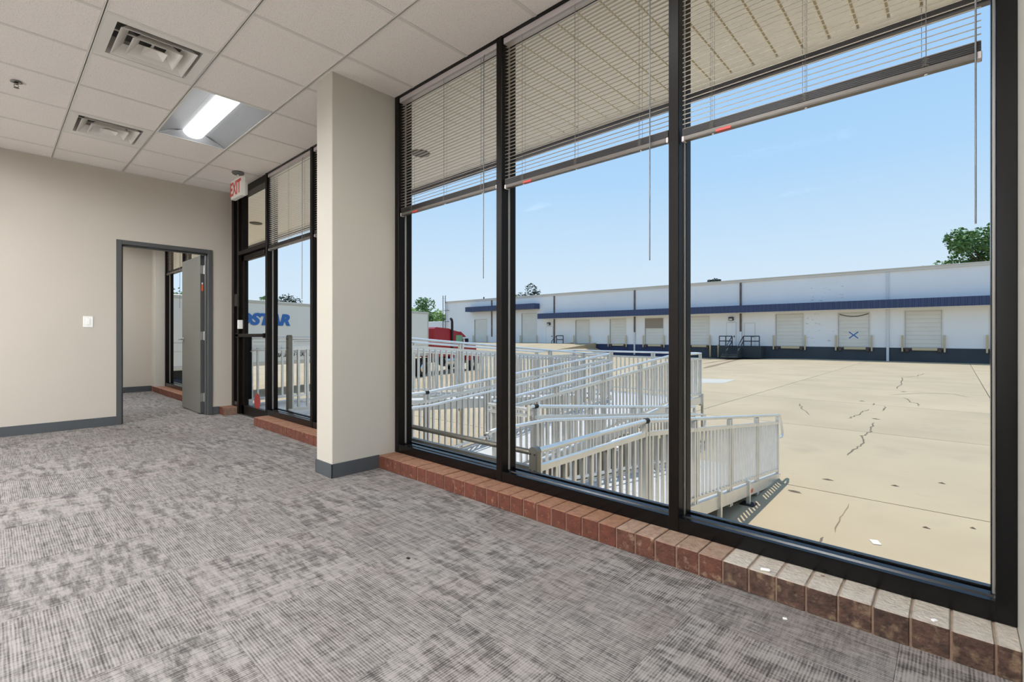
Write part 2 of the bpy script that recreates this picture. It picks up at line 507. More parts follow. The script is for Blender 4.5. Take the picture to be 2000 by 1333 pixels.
# ================================================================== THE ROOM
# ---- floor with carpet tiles
floor = MB().box(XL - 0.12, 2.33, YN - 0.12, YR + 0.12, -0.2, -0.006).build('floor', 'rubber')
structure(floor, 'grey striped carpet tile floor of the empty office', 'floor')
def carpet_tile(ix, iy, x0, x1, y0, y1):
    cx, cy = TX0 + (ix + 0.5) * TS, TY0 + (iy + 0.5) * TS
    turn = (ix + iy + 1) % 2
    a0, a1, b0, b1 = x0 - cx, x1 - cx, y0 - cy, y1 - cy
    if turn:  # mesh is turned back so that the pile runs along x
        a0, a1, b0, b1 = b0, b1, -a1, -a0
    key = (round(a0, 3), round(a1, 3), round(b0, 3), round(b1, 3), turn)
    if key not in CT:
        CT[key] = MB().box(a0 + 0.0005, a1 - 0.0005, b0 + 0.0005, b1 - 0.0005, -0.006, 0).mesh('carpet_tile', 'carpet_blotchy' if turn else 'carpet_plain')
    link('carpet_tile', CT[key], floor, (cx, cy, 0), (0, 0, R(90)) if turn else None)
CT = {}
for ix in range(-8, 4):
    for iy in range(-6, 18):
        x0, x1 = TX0 + ix * TS, TX0 + (ix + 1) * TS
        y0, y1 = TY0 + iy * TS, TY0 + (iy + 1) * TS
        lim = XL if y0 < YB else -1.4
        x0, x1, y0, y1 = max(x0, lim), min(x1, 2.21), max(y0, YN), min(y1, YR)
        if x1 - x0 > 0.03 and y1 - y0 > 0.03:
            carpet_tile(ix, iy, x0, x1, y0, y1)

# ---- walls
DX0, DX1, DZ = 1.052, 1.929, 2.095
wb = MB().box(XL, DX0 - 0.02, YB, YB + 0.12, 0, 3.1).box(DX1 + 0.02, W + 0.02, YB, YB + 0.12, 0, 3.1).box(DX0 - 0.02, DX1 + 0.02, YB, YB + 0.12, DZ + 0.02, 3.1)
structure(wb.build('wall_back', 'wall'), 'plain off-white wall with the doorway to the small room', 'wall')
structure(MB().box(XL - 0.12, XL, YN - 0.12, YB + 0.12, 0, 3.1).build('wall_left', 'wall_bounce'), 'unseen side wall of the office, whitened to bounce light', 'wall')
structure(MB().box(XL, 2.33, YN - 0.12, YN, 0, 3.1).build('wall_front', 'wall_bounce'), 'unseen wall behind the viewer, whitened to bounce light', 'wall')
structure(MB().box(W, 2.33, YN, -0.39, 0, 3.1).build('wall_right', 'wall'), 'off-white wall past the storefront window', 'wall')
structure(MB().box(-1.52, W + 0.12, YR, YR + 0.12, 0, 3.1).build('wall_far', 'wall'), 'off-white end wall seen through the doorway', 'wall')
structure(MB().box(-1.52, -1.4, YB + 0.12, YR, 0, 3.1).build('wall_inner', 'wall'), 'off-white side wall of the small room', 'wall')
structure(MB().cbox(PX0, 2.33, PY0, PY1, 0, 3.1, 0.004).build('wall_pillar', 'pillar'), 'off-white square pillar between the storefront windows', 'pillar')
structure(MB().cbox(PX0, 2.33, -0.39, -0.1505, 0, 3.1, 0.004).build('wall_pier', 'pillar'), 'off-white pier at the right end of the window', 'pillar')
structure(MB().cbox(2.06, 2.33, 10.72, YR, 0, 3.1, 0.004).build('wall_return', 'pillar'), 'narrow off-white wall return beside the small room window', 'wall')
structure(MB().box(2.225, 2.40, YN, 40, -1.9, -0.006).build('wall_outside', 'mortar'), 'unseen foundation wall under the storefront windows, put in for its shadow', 'wall')  # out of view, put in for shadows below the storefront
structure(MB().box(2.225, 2.40, YR + 0.12, 40, -0.006, 3.1).build('wall_beyond', 'facade'), 'outer wall of this building beyond the small room', 'wall')
structure(MB().box(XL - 1.5, 2.45, YN - 1.5, 40, 3.12, ROOF).build('roof', 'roofing'), 'unseen flat roof over the office, put in to block the sun', 'roof')  # out of view, put in to stop sun leaking over the ceiling

BH = 0.102
def cove(mb, x0, x1, y0, y1):
    mb.cbox(x0, x1, y0, y1, 0.0, BH, 0.002)
cb = MB(); cove(cb, XL, 1.002, YB - 0.008, YB); cove(cb, 1.979, B, YB - 0.008, YB)
structure(cb.build('baseboard_back', 'base'), 'charcoal vinyl baseboard along the back wall', 'baseboard')
cb = MB(); cove(cb, PX0 - 0.008, PX0, PY0 - 0.008, PY1 + 0.008); cove(cb, PX0 - 0.008, B + 0.005, PY0 - 0.008, PY0)
cove(cb, PX0 - 0.008, B + 0.005, PY1, PY1 + 0.008)
structure(cb.build('baseboard_pillar', 'base'), 'charcoal vinyl baseboard around the pillar', 'baseboard')
cb = MB(); cove(cb, -1.4, B, YR - 0.008, YR)
structure(cb.build('baseboard_far', 'base'), 'charcoal vinyl baseboard in the small room', 'baseboard')
cb = MB(); cove(cb, XL, XL + 0.008, YN, YB); 
structure(cb.build('baseboard_left', 'base'), 'charcoal vinyl baseboard along the side wall', 'baseboard')

# ---- ceiling: tees and lay-in tiles
ceil = MB().box(XL - 0.1, 2.33, YN - 0.1, YB + 0.1, 3.09, 3.115).build('ceiling', 'tee')
structure(ceil, 'suspended ceiling of white mineral tiles in a white grid', 'ceiling')
cs = MB().box(-1.5, 2.33, YB + 0.12, YR, H, 3.1).build('ceiling_small_room', 'tee')
structure(cs, 'white ceiling of the small room', 'ceiling')
holes = {}
IDX = range(-7, 3); JDX = range(-10, 6)
fixtures = [(1, 1), (1, -5), (-3, 1), (-3, -5), (-6, 1), (-6, -5)]   # (column, row) of 2 x 4 ft troffers, all but the first added out of view
for (i, j) in fixtures: holes[(i, j)] = holes[(i, j + 1)] = 1
holes[(0, 0)] = holes[(0, 3)] = 1
def cgx(i): return CX0 + i * CSX
def cgy(j): return CY0 + j * CSY
tile_mesh = {}
for i in range(-7, 3):
    for j in range(-10, 6):
        if (i, j) in holes: continue
        x0, x1 = max(cgx(i) + 0.006, XL), min(cgx(i + 1) - 0.006, W + 0.02)
        y0, y1 = max(cgy(j) + 0.006, YN), min(cgy(j + 1) - 0.006, YB)
        if x1 - x0 < 0.02 or y1 - y0 < 0.02: continue
        k = (round(x1 - x0, 3), round(y1 - y0, 3))
        if k not in tile_mesh:
            tile_mesh[k] = MB().cbox(0, k[0], 0, k[1], 0.004, 0.02, 0.002).mesh('ceiling_tile', 'ceiling_tile')
        link('ceiling_tile', tile_mesh[k], ceil, (x0, y0, H))
for i in range(-6, 3):
    MB().box(cgx(i) - 0.012, cgx(i) + 0.012, YN, YB, H, H + 0.003).box(cgx(i) - 0.002, cgx(i) + 0.002, YN, YB, H, H + 0.04).build('main_tee', 'tee', ceil)
tee = MB().box(0.012, CSX - 0.012, -0.012, 0.012, H + 0.0004, H + 0.0034).box(0.012, CSX - 0.012, -0.002, 0.002, H, H + 0.03).mesh('cross_tee', 'tee')
for i in range(-7, 3):
    for j in range(-9, 6):
        if (i, j) in holes and (i, j - 1) in holes and ((i, j - 1) in fixtures): continue
        link('cross_tee', tee, ceil, (cgx(i), cgy(j), 0)) if cgx(i + 1) < W + 0.1 and cgx(i) > XL - 0.6 else None
wa = MB()
wa.box(XL, W, YB - 0.02, YB, H - 0.001, H + 0.002).box(XL, W, YN, YN + 0.02, H - 0.001, H + 0.002)
wa.box(XL, XL + 0.02, YN, YB, H - 0.001, H + 0.002)
wa.build('wall_angle', 'tee', ceil)

# ---- brick sills
def sill(name, y0, y1, label, mats):
    ms = MB().box(B + 0.004, W + 0.1, y0, y1, 0.0, 0.094).build(name, 'mortar')
    structure(ms, label, 'sill')
    y = y1
    n = 0
    while y > y0 + 0.02:
        w = min(0.0945, y - y0)
        k = mats(y)
        dz = random.uniform(-0.0015, 0.0015); dx = random.uniform(-0.0015, 0.0015)
        key = (k, round(w, 3))
        if key not in BM: BM[key] = MB().cbox(-0.097, 0.097, -w, 0, 0, 0.099, 0.0035).mesh('brick', k)
        link('brick', BM[key], ms, (B + 0.097 + dx, y, dz))
        y -= 0.1
    return ms
BM = {}
def near_mats(y):
    r = random.random()
    if y > 1.25: return 'brick'
    if y > 0.78: return 'brick_dusty'
    return 'brick_grimy'
sill('trim_1', -0.1505, PY0, 'red brick window sill running from the pillar to the right edge', near_mats)
sill('trim_2', PY1, 5.90, 'short red brick sill under the window beside the glass door', lambda y: 'brick')
sill('trim_3', 6.915, YB, 'stub of red brick sill left of the glass door', lambda y: 'brick')
sill('trim_4', YB + 0.12, YR, 'red brick sill in the small room', lambda y: 'brick')

# ---- storefront windows
GX = W + 0.088
def mullion(parent, y, z0, z1, w=0.05, mt='bronze'):
    mb = MB().cbox(W, W + 0.072, y - w / 2, y + w / 2, z0, z1, 0.0025)
    mb.box(W + 0.074, W + 0.122, y - w / 2 - 0.008, y + w / 2 + 0.008, z0, z1)
    o = mb.build('mullion', mt, parent)
    MB().box(W + 0.060, W + 0.078, y - w / 2 - 0.005, y + w / 2 + 0.005, z0, z1).build('glazing_bead', 'bead', o)
    return o
def sill_frame(parent, y0, y1, z):
    poly = [(W + 0.003, z), (W + 0.121, z), (W + 0.121, z + 0.075), (W + 0.096, z + 0.075), (W + 0.094, z + 0.062), (W + 0.078, z + 0.060),
            (W + 0.074, z + 0.070), (W + 0.046, z + 0.068), (W + 0.042, z + 0.060), (W + 0.026, z + 0.060), (W + 0.022, z + 0.068), (W + 0.003, z + 0.066)]
    return MB().prism(poly, 1, y0, y1).build('sill_frame', 'black_frame', parent)
def window(name, ys, label, endw=0.05, mts=None):
    root = empty(name, (W, ys[0], 0.1)); structure(root, label, 'window')
    inv = root.location.copy()
    parts = []
    for k, y in enumerate(ys):
        parts.append(mullion(None, y, 0.1, H + 0.16, mt=(mts[k] if mts else 'bronze')))
    parts.append(sill_frame(None, ys[0] - 0.02, ys[-1] + 0.02, 0.1))
    parts.append(MB().box(W + 0.002, W + 0.12, ys[0] - 0.02, ys[-1] + 0.02, H - 0.012, H + 0.16).build('head_frame', 'black_frame'))
    for a, b in zip(ys[:-1], ys[1:]):
        parts.append(MB().box(GX - 0.003, GX + 0.003, a + 0.028, b - 0.028, 0.165, H - 0.01).build('pane', 'glass'))
    for p in parts:
        p.parent = root; p.location = Vector(p.location) - inv
    return root
window('window_1', [-0.1255, 0.982, 2.139, 3.277], 'large three-bay storefront window facing the loading yard', mts=['black_frame', 'bronze', 'bronze', 'bronze'])
window('window_2', [3.6, 4.78, 5.945], 'storefront window between the pillar and the glass door')
window('window_3', [7.27, 8.35, 9.52, 10.69], 'storefront window of the small room seen through the doorway')

# ---- venetian blinds
def blind(y0, y1, zb, label, wand_z, wand_y, red, tilt=19, sm='blind_slat', ladder=(0.14, 0.5, 0.86)):
    yc, L = (y0 + y1) / 2, y1 - y0
    X = W + 0.030
    root = empty('window_blind', (X, yc, zb))
    tag(root, label, 'window blind', 'raised mini blinds along the storefront')
    top = H - 0.014
    hr = MB()
    hr.prism([(-0.019, top - zb - 0.034), (-0.017, top - zb - 0.036), (0.017, top - zb - 0.036), (0.019, top - zb - 0.034), (0.019, top - zb), (0.015, top - zb), (0.015, top - zb - 0.03), (-0.015, top - zb - 0.03), (-0.015, top - zb), (-0.019, top - zb)], 1, -L / 2, L / 2)
    hr.build('headrail', 'blind_rail', root)
    zt, z = top - zb - 0.055, 0.062
    n = int((zt - z) / 0.0222)
    prof = [(-0.0125, -0.0016), (-0.0065, 0.0004), (0, 0.0012), (0.0065, 0.0004), (0.0125, -0.0016)]
    key = (round(L, 3), sm)
    if key not in SLM: SLM[key] = MB().sheet(prof, 1, -L / 2 + 0.004, L / 2 - 0.004, 0.0005).mesh('slat', sm)
    for k in range(n + 1):
        link('slat', SLM[key], root, (0, 0, z + k * (zt - z) / n), (0, R(random.uniform(-1.5, 1.5) - tilt), 0))
    st = MB()
    for k in range(9):
        zz = 0.024 + k * 0.0036
        st.box(-0.0125 + 0.001 * (k % 2), 0.0125 - 0.001 * (k % 2), -L / 2 + 0.004, L / 2 - 0.004, zz, zz + 0.0024)
    st.box(-0.009, 0.009, -L / 2 + 0.006, L / 2 - 0.006, 0.02, 0.058)
    st.build('gathered_slats', 'blind_dark', root)
    br = MB().prism([(-0.013, 0.0), (0.013, 0.0), (0.015, 0.006), (0.014, 0.020), (-0.014, 0.020), (-0.015, 0.006)], 1, -L / 2 + 0.003, L / 2 - 0.003)
    rail = br.build('bottom_rail', 'blind_bottom', root)
    for s in (-1, 1):
        MB().cbox(-0.016, 0.016, s * (L / 2 - 0.008) - 0.006, s * (L / 2 - 0.008) + 0.006, -0.004, 0.022, 0.002).build('end_cap', 'blind_rail', rail)
    if red:
        MB().box(-0.0162, 0.006, L / 2 - 0.225, L / 2 - 0.16, -0.0008, 0.010).build('warning_label', 'red_label', rail)
    for q in ladder:
        yy = L / 2 - q * L
        lc = MB()
        for dx in (-0.0145, 0.0145): lc.tube([(dx, yy, 0.02), (dx, yy, zt + 0.02)], 0.0008, 5)
        lc.tube([(0, yy + 0.012, 0.02), (0, yy + 0.012, zt + 0.02)], 0.0009, 5)
        for k in range(0, 8):   # cord bunched up over the gathered slats
            a = k * 0.8
            lc.tube([(-0.0155, yy - 0.008 + 0.002 * math.sin(a * 3), 0.022 + k * 0.0045), (-0.018, yy + 0.003 * math.cos(a), 0.024 + k * 0.0045), (-0.0155, yy + 0.010 + 0.002 * math.cos(a * 2), 0.0225 + k * 0.0045)], 0.0009, 4)
        lc.build('ladder_cord', 'cord', root)
        MB().lathe([(0.0, -0.004), (0.005, -0.004), (0.006, 0.0), (0.0, 0.0005)], 8, (0, yy, 0)).build('cord_button', 'white_plastic', rail)
    wy = wand_y - yc
    MB().tube([(-0.028, wy, wand_z - zb), (-0.024, wy, top - zb - 0.06), (-0.016, wy, top - zb - 0.03)], 0.003, 6).build('tilt_wand', 'wand', root)
    return root
SLM = {}
def yat(px, X): return P(px, 600, X=X).y
def zat(px, py, X): return P(px, py, X=X).z
XB = W + 0.03
blind(2.170, 3.250, 1.985, 'raised grey mini blind in the bay next to the pillar', zat(950, 545, XB), yat(950, XB), True)
blind(1.013, 2.108, 1.968, 'raised grey mini blind in the middle bay of the large window', zat(1274, 510, XB), yat(1274, XB), True)
blind(-0.072, 0.951, 1.952, 'raised grey mini blind in the rightmost bay of the large window', zat(1905, 440, XB), yat(1905, XB), True, 28)
blind(4.812, 5.915, 2.03, 'raised pale mini blind in the window beside the glass door', zat(595, 585, XB), yat(595, XB), False, 4, 'blind_white')
blind(3.64, 4.748, 2.03, 'raised mini blind mostly hidden behind the pillar', 1.6, 3.8, False)
blind(9.55, 10.66, 2.15, 'raised mini blind in the far bay of the small room window', 1.5, 9.7, False)
blind(8.38, 9.49, 2.15, 'raised mini blind in the small room bay just above the open door', 1.5, 8.5, False)

# ---- interior door: steel frame and open leaf
d1 = empty('door_1', ((DX0 + DX1) / 2, YB, 0)); structure(d1, 'dark grey steel door frame with its grey door standing open', 'door')
dl = d1.location
fr = MB()
def jamb(mb, x0, x1, z0, z1):
    mb.cbox(x0, x1, YB - 0.014, YB + 0.134, z0, z1, 0.003)
jamb(fr, DX0 - 0.05, DX0, 0, DZ + 0.05); jamb(fr, DX1, DX1 + 0.05, 0, DZ + 0.05); jamb(fr, DX0, DX1, DZ, DZ + 0.05)
fr.box(DX0, DX0 + 0.016, YB + 0.03, YB + 0.085, 0, DZ).box(DX1 - 0.016, DX1, YB + 0.03, YB + 0.085, 0, DZ).box(DX0, DX1, YB + 0.03, YB + 0.085, DZ - 0.016, DZ)
o = fr.build('door_frame', 'doorpaint', d1, -dl)
LY = YB + 0.150
leaf = MB().cbox(DX1 - 0.046, DX1 - 0.002, LY, LY + 0.87, 0.012, DZ - 0.008, 0.002).build('door_leaf', 'doorleaf', d1, -dl)
leaf.rotation_euler = (0, 0, 0)
MB().box(DX1 - 0.0455, DX1 - 0.0025, LY - 0.0012, LY, 0.014, DZ - 0.01).build('door_edge', 'doorpaint', leaf)
for z in (0.22, 1.03, 1.90):
    hg = MB().box(DX1 - 0.044, DX1 - 0.003, LY - 0.004, LY - 0.0011, z - 0.055, z + 0.055).box(DX1 - 0.001, DX1 + 0.0015, YB + 0.09, LY, z - 0.055, z + 0.055)
    hg.tube([(DX1 - 0.004, LY - 0.012, z - 0.058), (DX1 - 0.004, LY - 0.012, z + 0.058)], 0.007, 8)
    hg.build('hinge', 'steel', leaf)
lv = MB()
for sx in (-1, 1):
    fx = DX1 - 0.046 if sx < 0 else DX1 - 0.002
    lv.tube([(fx, LY + 0.80, 0.98), (fx + sx * 0.01, LY + 0.80, 0.98)], 0.03, 14)
    lv.tube([(fx, LY + 0.80, 0.98), (fx + sx * 0.055, LY + 0.80, 0.98), (fx + sx * 0.06, LY + 0.78, 0.98), (fx + sx * 0.058, LY + 0.68, 0.98)], 0.009, 8)
lv.build('lever_handle', 'steel', leaf)
MB().box(DX1 - 0.034, DX1 - 0.014, LY - 0.0018, LY - 0.001, 1.62, 1.70).build('fire_label', 'orange', leaf)
MB().box(DX1 - 0.032, DX1 - 0.016, LY - 0.0018, LY - 0.001, 1.705, 1.73).build('white_label', 'white_plastic', leaf)
MB().cbox(DX1 - 0.05, DX1 - 0.01, YB + 0.20, YB + 0.24, 0.0, 0.012, 0.002).build('door_stop', 'rubber', d1, -dl)

# ---- exterior glass door with transom and sidelite
d2 = empty('door_2', (W, 6.42, 0)); structure(d2, 'bronze framed glass exterior door with transom light', 'door')
dl = d2.location
JY, EY = 6.89, 7.081
def dpart(mb, name, m): return mb.build(name, m, d2, -dl)
mb = MB().cbox(W, W + 0.12, JY - 0.028, JY + 0.028, 0, H + 0.16, 0.0025)
dpart(mb, 'door_jamb', 'bronze')
mb = MB().cbox(W, W + 0.12, EY - 0.04, EY + 0.04, 0.1, H + 0.16, 0.0025)
dpart(mb, 'end_mullion', 'bronze')
mb = MB().cbox(W - 0.004, W + 0.12, 5.965, JY - 0.02, 2.075, 2.125, 0.003).box(W + 0.03, W + 0.1, 5.965, JY - 0.02, 2.125, 2.145)
dpart(mb, 'transom_bar', 'bronze')
mb = MB().box(W + 0.01, W + 0.11, 5.965, JY - 0.02, H - 0.085, H + 0.16)
dpart(mb, 'transom_head', 'bronze')
dpart(MB().box(W + 0.03, W + 0.09, JY - 0.10, JY - 0.028, 2.14, H - 0.08), 'transom_stop', 'bronze')
dpart(MB().box(GX - 0.003, GX + 0.003, 5.99, JY - 0.06, 2.14, H - 0.08), 'transom_pane', 'glass')
dpart(MB().box(GX - 0.003, GX + 0.003, JY + 0.026, EY - 0.038, 0.16, H), 'sidelite_pane', 'glass')
dpart(MB().box(W + 0.005, W + 0.12, JY + 0.026, EY - 0.038, 0.1, 0.165), 'sidelite_sill', 'black_frame')
dpart(MB().box(W + 0.005, W + 0.12, JY + 0.026, EY - 0.038, 1.42, 1.58), 'sidelite_rail', 'black_frame')
A0, A1 = 5.985, JY - 0.032     # leaf
lf = MB().cbox(W + 0.035, W + 0.08, A0, A0 + 0.05, 0.012, 2.068, 0.002).cbox(W + 0.035, W + 0.08, A1 - 0.09, A1, 0.012, 2.068, 0.002)
lf.cbox(W + 0.035, W + 0.08, A0, A1, 2.0, 2.068, 0.002).cbox(W + 0.035, W + 0.08, A0, A1, 0.012, 0.13, 0.002)
leaf2 = dpart(lf, 'door_leaf', 'bronze')
MB().box(W + 0.054, W + 0.060, A0 + 0.048, A1 - 0.088, 0.128, 2.002).build('door_pane', 'glass', leaf2)
MB().cbox(W - 0.02, W + 0.015, A0 + 0.01, A1 + 0.06, 1.015, 1.055, 0.004).cbox(W - 0.02, W + 0.04, A1 - 0.05, A1 + 0.06, 1.005, 1.06, 0.003).cbox(W - 0.01, W + 0.04, A0 + 0.005, A0 + 0.04, 1.005, 1.06, 0.003).build('push_bar', 'bronze', leaf2)
MB().cbox(W - 0.022, W + 0.036, A1 - 0.055, A1 - 0.02, 1.12, 1.235, 0.004).build('lock_box', 'white_plastic', leaf2)
c = P(502, 785, X=W + 0.05)
MB().prism([(c.y + 0.10 * math.cos(a) , c.z + 0.105 * math.sin(a)) for a in [k * math.pi / 8 for k in range(16)]], 0, W + 0.051, W + 0.0535).build('door_decal', 'decal_red', leaf2)
MB().cbox(W + 0.01, W + 0.035, A0 + 0.05, A0 + 0.40, 2.01, 2.06, 0.003).build('door_closer', 'bronze', leaf2)
dpart(MB().cbox(W - 0.01, W + 0.13, 5.965, JY, 0, 0.012, 0.003), 'threshold', 'steel')

# ---- ceiling fittings
def troffer(lens):
    root = empty('ceiling_light', (0, 0, H))
    a, b = CSX / 2 - 0.004, CSY - 0.004
    h = MB()
    h.box(-a, -a + 0.012, -b, b, -0.001, 0.12).box(a - 0.012, a, -b, b, -0.001, 0.12)
    h.box(-a, a, -b, -b + 0.012, -0.001, 0.12).box(-a, a, b - 0.012, b, -0.001, 0.12).box(-a, a, -b, b, 0.112, 0.12)
    h.build('housing', 'white_metal', root)
    for s in (-1, 1):
        prof = [(s * (a - 0.010), 0.002)]
        for k in range(1, 9):
            t = k / 8.0
            prof.append((s * (a - 0.010 - t * (a - 0.095)), 0.002 + 0.072 * math.sin(t * math.pi / 2)))
        m = MB(); m.sheet(prof if s < 0 else prof, 1, -b + 0.012, b - 0.012, 0.002)
        for f in range(len(m.sm)): m.sm[f] = False
        m.build('reflector', 'reflector', root)
    for s in (-1, 1):
        e = MB().add([(-a + 0.01, s * (b - 0.012), 0.001), (a - 0.01, s * (b - 0.012), 0.001), (0.088, s * (b - 0.05), 0.074), (-0.088, s * (b - 0.05), 0.074),
                      (-a + 0.01, s * (b - 0.010), 0.001), (a - 0.01, s * (b - 0.010), 0.001), (0.088, s * (b - 0.046), 0.078), (-0.088, s * (b - 0.046), 0.078)],
                     [(0, 1, 2, 3), (7, 6, 5, 4), (0, 4, 5, 1), (2, 6, 7, 3), (1, 5, 6, 2), (0, 3, 7, 4)])
        e.build('end_plate', 'reflector', root)
    ln = [(-0.086, 0.074)] + [(-0.086 * math.cos(t * math.pi / 10), 0.074 - 0.056 * math.sin(t * math.pi / 10)) for t in range(1, 10)] + [(0.086, 0.074)]
    MB().prism(ln, 1, -b + 0.045, b - 0.045, True).build('lens', lens, root)
    return root
tro = troffer('lens_dim')
trm = troffer('lens_added_mid')
trb = troffer('lens')
tro['group'] = trm['group'] = trb['group'] = 'recessed ceiling troffers'
labels = ['lit recessed troffer light in the ceiling between the vents and the pillar', 'added unseen troffer light overhead near the window', 'added unseen troffer light on the left half of the ceiling',
          'added unseen troffer light above the viewer', 'added unseen troffer light in the far left corner of the ceiling', 'added unseen troffer light in the near left corner of the ceiling']
for k, (i, j) in enumerate(fixtures):  # only the first is in view; the others are added to brighten the room
    t = (tro, trm, trb)[k] if k < 3 else copy_tree(trb)
    t.location = (cgx(i) + CSX / 2, cgy(j) + CSY, H)
    tag(t, labels[k], 'ceiling light')
t = troffer('lens_added_room'); t['group'] = tro['group']; t.location = (0.45, 9.2, H - 0.13); tag(t, 'added unseen troffer light of the small room', 'ceiling light')  # added lamp out of view, brightens the small room

def diffuser(i, j, label):
    a, b = CSX / 2 - 0.013, CSY / 2 - 0.013
    root = empty('air_diffuser', (cgx(i) + CSX / 2, cgy(j) + CSY / 2, H))
    tag(root, label, 'air vent', 'ceiling air diffusers')
    def ring(ax, ay, z0, bx, by, z1, th=0.003):
        v = []
        for (hx, hy, z) in ((ax, ay, z0), (bx, by, z1), (bx - th, by - th, z1), (ax - th, ay - th, z0)):
            v += [(-hx, -hy, z), (hx, -hy, z), (hx, hy, z), (-hx, hy, z)]
        f = []
        for r in range(4):
            for k in range(4):
                f.append((r * 4 + k, r * 4 + (k + 1) % 4, ((r + 1) % 4) * 4 + (k + 1) % 4, ((r + 1) % 4) * 4 + k))
        return v, f
    m = MB(); v, f = ring(a, b, 0.0005, a - 0.055, b - 0.055, 0.004, 0.001); m.add(v, f)
    v, f = ring(a - 0.055, b - 0.055, 0.004, a - 0.058, b - 0.058, 0.13, 0.003); m.add(v, f)
    m.build('frame', 'white_metal', root)
    for ro, lift in ((0.195, 0.0), (0.125, -0.004)):
        m = MB(); v, f = ring(ro + 0.005, ro + 0.005, lift - 0.004, ro - 0.048, ro - 0.048, 0.062, 0.004); m.add(v, f)
        v, f = ring(ro + 0.010, ro + 0.010, lift - 0.006, ro + 0.004, ro + 0.004, lift - 0.003, 0.004); m.add(v, f)
        m.build('louver', 'white_metal', root)
    c = 0.062
    MB().add([(-c, -c, -0.008), (c, -c, -0.008), (c, c, -0.008), (-c, c, -0.008), (0, 0, 0.03), (-c, -c, -0.005), (c, -c, -0.005), (c, c, -0.005), (-c, c, -0.005), (0, 0, 0.034)],
             [(0, 1, 4), (1, 2, 4), (2, 3, 4), (3, 0, 4), (5, 9, 6), (6, 9, 7), (7, 9, 8), (8, 9, 5), (0, 5, 6, 1), (1, 6, 7, 2), (2, 7, 8, 3), (3, 8, 5, 0)]).build('center_cone', 'white_metal', root)
    MB().bar((-0.23, 0, 0.066), (0.23, 0, 0.066), 0.014, 0.004).bar((0, -0.23, 0.066), (0, 0.23, 0.066), 0.014, 0.004).build('bracket', 'white_metal', root)
    p = MB()
    p.box(-a + 0.05, a - 0.05, -b + 0.05, b - 0.05, 0.13, 0.135).build('plenum_box', 'plenum', root)
    MB().lathe([(0.0, 0.128), (0.125, 0.128), (0.125, 0.1305), (0.0, 0.1305)], 24).build('duct_opening', 'duct_black', root)
    return root
diffuser(0, 0, 'square louvered ceiling diffuser nearest the top left corner')
diffuser(0, 3, 'square louvered ceiling diffuser farther back beside the light')

sp = empty('sprinkler_head', P(32, 160, Z=H)); tag(sp, 'chrome fire sprinkler head in the ceiling at far left', 'sprinkler')
MB().lathe([(0.008, 0.0), (0.032, -0.001), (0.034, -0.004), (0.026, -0.008), (0.012, -0.006), (0.010, 0.0)], 20).build('escutcheon', 'sprinkler', sp)
MB().lathe([(0.0, 0.0), (0.009, 0.0), (0.010, -0.018), (0.006, -0.022), (0.0, -0.022)], 12).tube([(0.008, 0, -0.018), (0.013, 0, -0.030), (0.004, 0, -0.042)], 0.0022, 6).tube([(-0.008, 0, -0.018), (-0.013, 0, -0.030), (-0.004, 0, -0.042)], 0.0022, 6).build('body', 'sprinkler', sp)
MB().lathe([(0.0, -0.042), (0.016, -0.043), (0.016, -0.045), (0.0, -0.045)], 14).build('deflector', 'sprinkler', sp)

ex = empty('exit_sign', (1.97, 6.14, H)); tag(ex, 'white exit sign with red letters hanging from the ceiling by the glass door', 'exit sign')
MB().lathe([(0.0, 0.0), (0.062, 0.0), (0.066, -0.012), (0.052, -0.026), (0.02, -0.03), (0.0, -0.03)], 20).build('canopy', 'plenum', ex)
MB().tube([(0, 0, -0.03), (0, 0, -0.085)], 0.012, 8).build('stem', 'white_plastic', ex)
MB().cbox(-0.026, 0.028, -0.158, 0.158, -0.30, -0.08, 0.004).build('housing', 'white_plastic', ex)
fcm = MB().box(-0.0285, -0.0258, -0.142, 0.142, -0.286, -0.094).build('face_panel', 'white_plastic', ex)
text('exit_letters', 'EXIT', 0.215, 'red_label', ex, (-0.0290, 0.0, -0.262), (R(90), 0, R(-90)), bold=0.006, ext=0.0008, align='CENTER', sx=0.80)
MB().cbox(0.028, 0.075, -0.10, 0.10, -0.27, -0.11, 0.01).build('battery_box', 'white_plastic', ex)

sw = empty('light_switch', P(172, 629, Y=YB)); tag(sw, 'white light switch plate on the back wall left of the doorway', 'light switch')
MB().cbox(-0.043, 0.043, -0.006, 0.0, -0.062, 0.062, 0.0025).build('plate', 'white_plastic', sw)
MB().cbox(-0.017, 0.017, -0.010, -0.005, -0.033, 0.033, 0.002).build('rocker', 'white_plastic', sw)
for s in (-1, 1):
    MB().tube([(0, -0.0055, s * 0.048), (0, -0.0072, s * 0.048)], 0.003, 8).build('screw', 'steel', sw)

# ---- small litter
def litter(name, p, sx, sy, sz, m, label, cat, rz):
    o = MB().cbox(-sx / 2, sx / 2, -sy / 2, sy / 2, 0, sz, sz * 0.3).build(name, m, None, p, (0, 0, rz)); tag(o, label, cat)
litter('chalk_piece', P(1495, 1116, Z=0.0995), 0.013, 0.034, 0.010, 'paper', 'small white chalk stub lying on the brick sill', 'chalk', 0.3)
litter('plaster_chip', P(1825, 1214, Z=0.0995), 0.012, 0.016, 0.006, 'paper', 'pale plaster chip on the brick sill near the right edge', 'debris', 0.8)
litter('mortar_crumb', P(1607, 1126, Z=0.0995), 0.008, 0.012, 0.005, 'mortar', 'tan mortar crumb on the sill against the black frame', 'debris', 0.2)
litter('paper_scrap', P(1533, 1210, Z=0.0), 0.010, 0.014, 0.004, 'paper', 'tiny pale scrap on the carpet below the brick sill', 'debris', 0.5)
litter('dark_pebble', P(797, 1092, Z=0.0), 0.012, 0.016, 0.006, 'rubber', 'tiny dark pebble on the carpet in front of the middle bay', 'debris', 0.1)

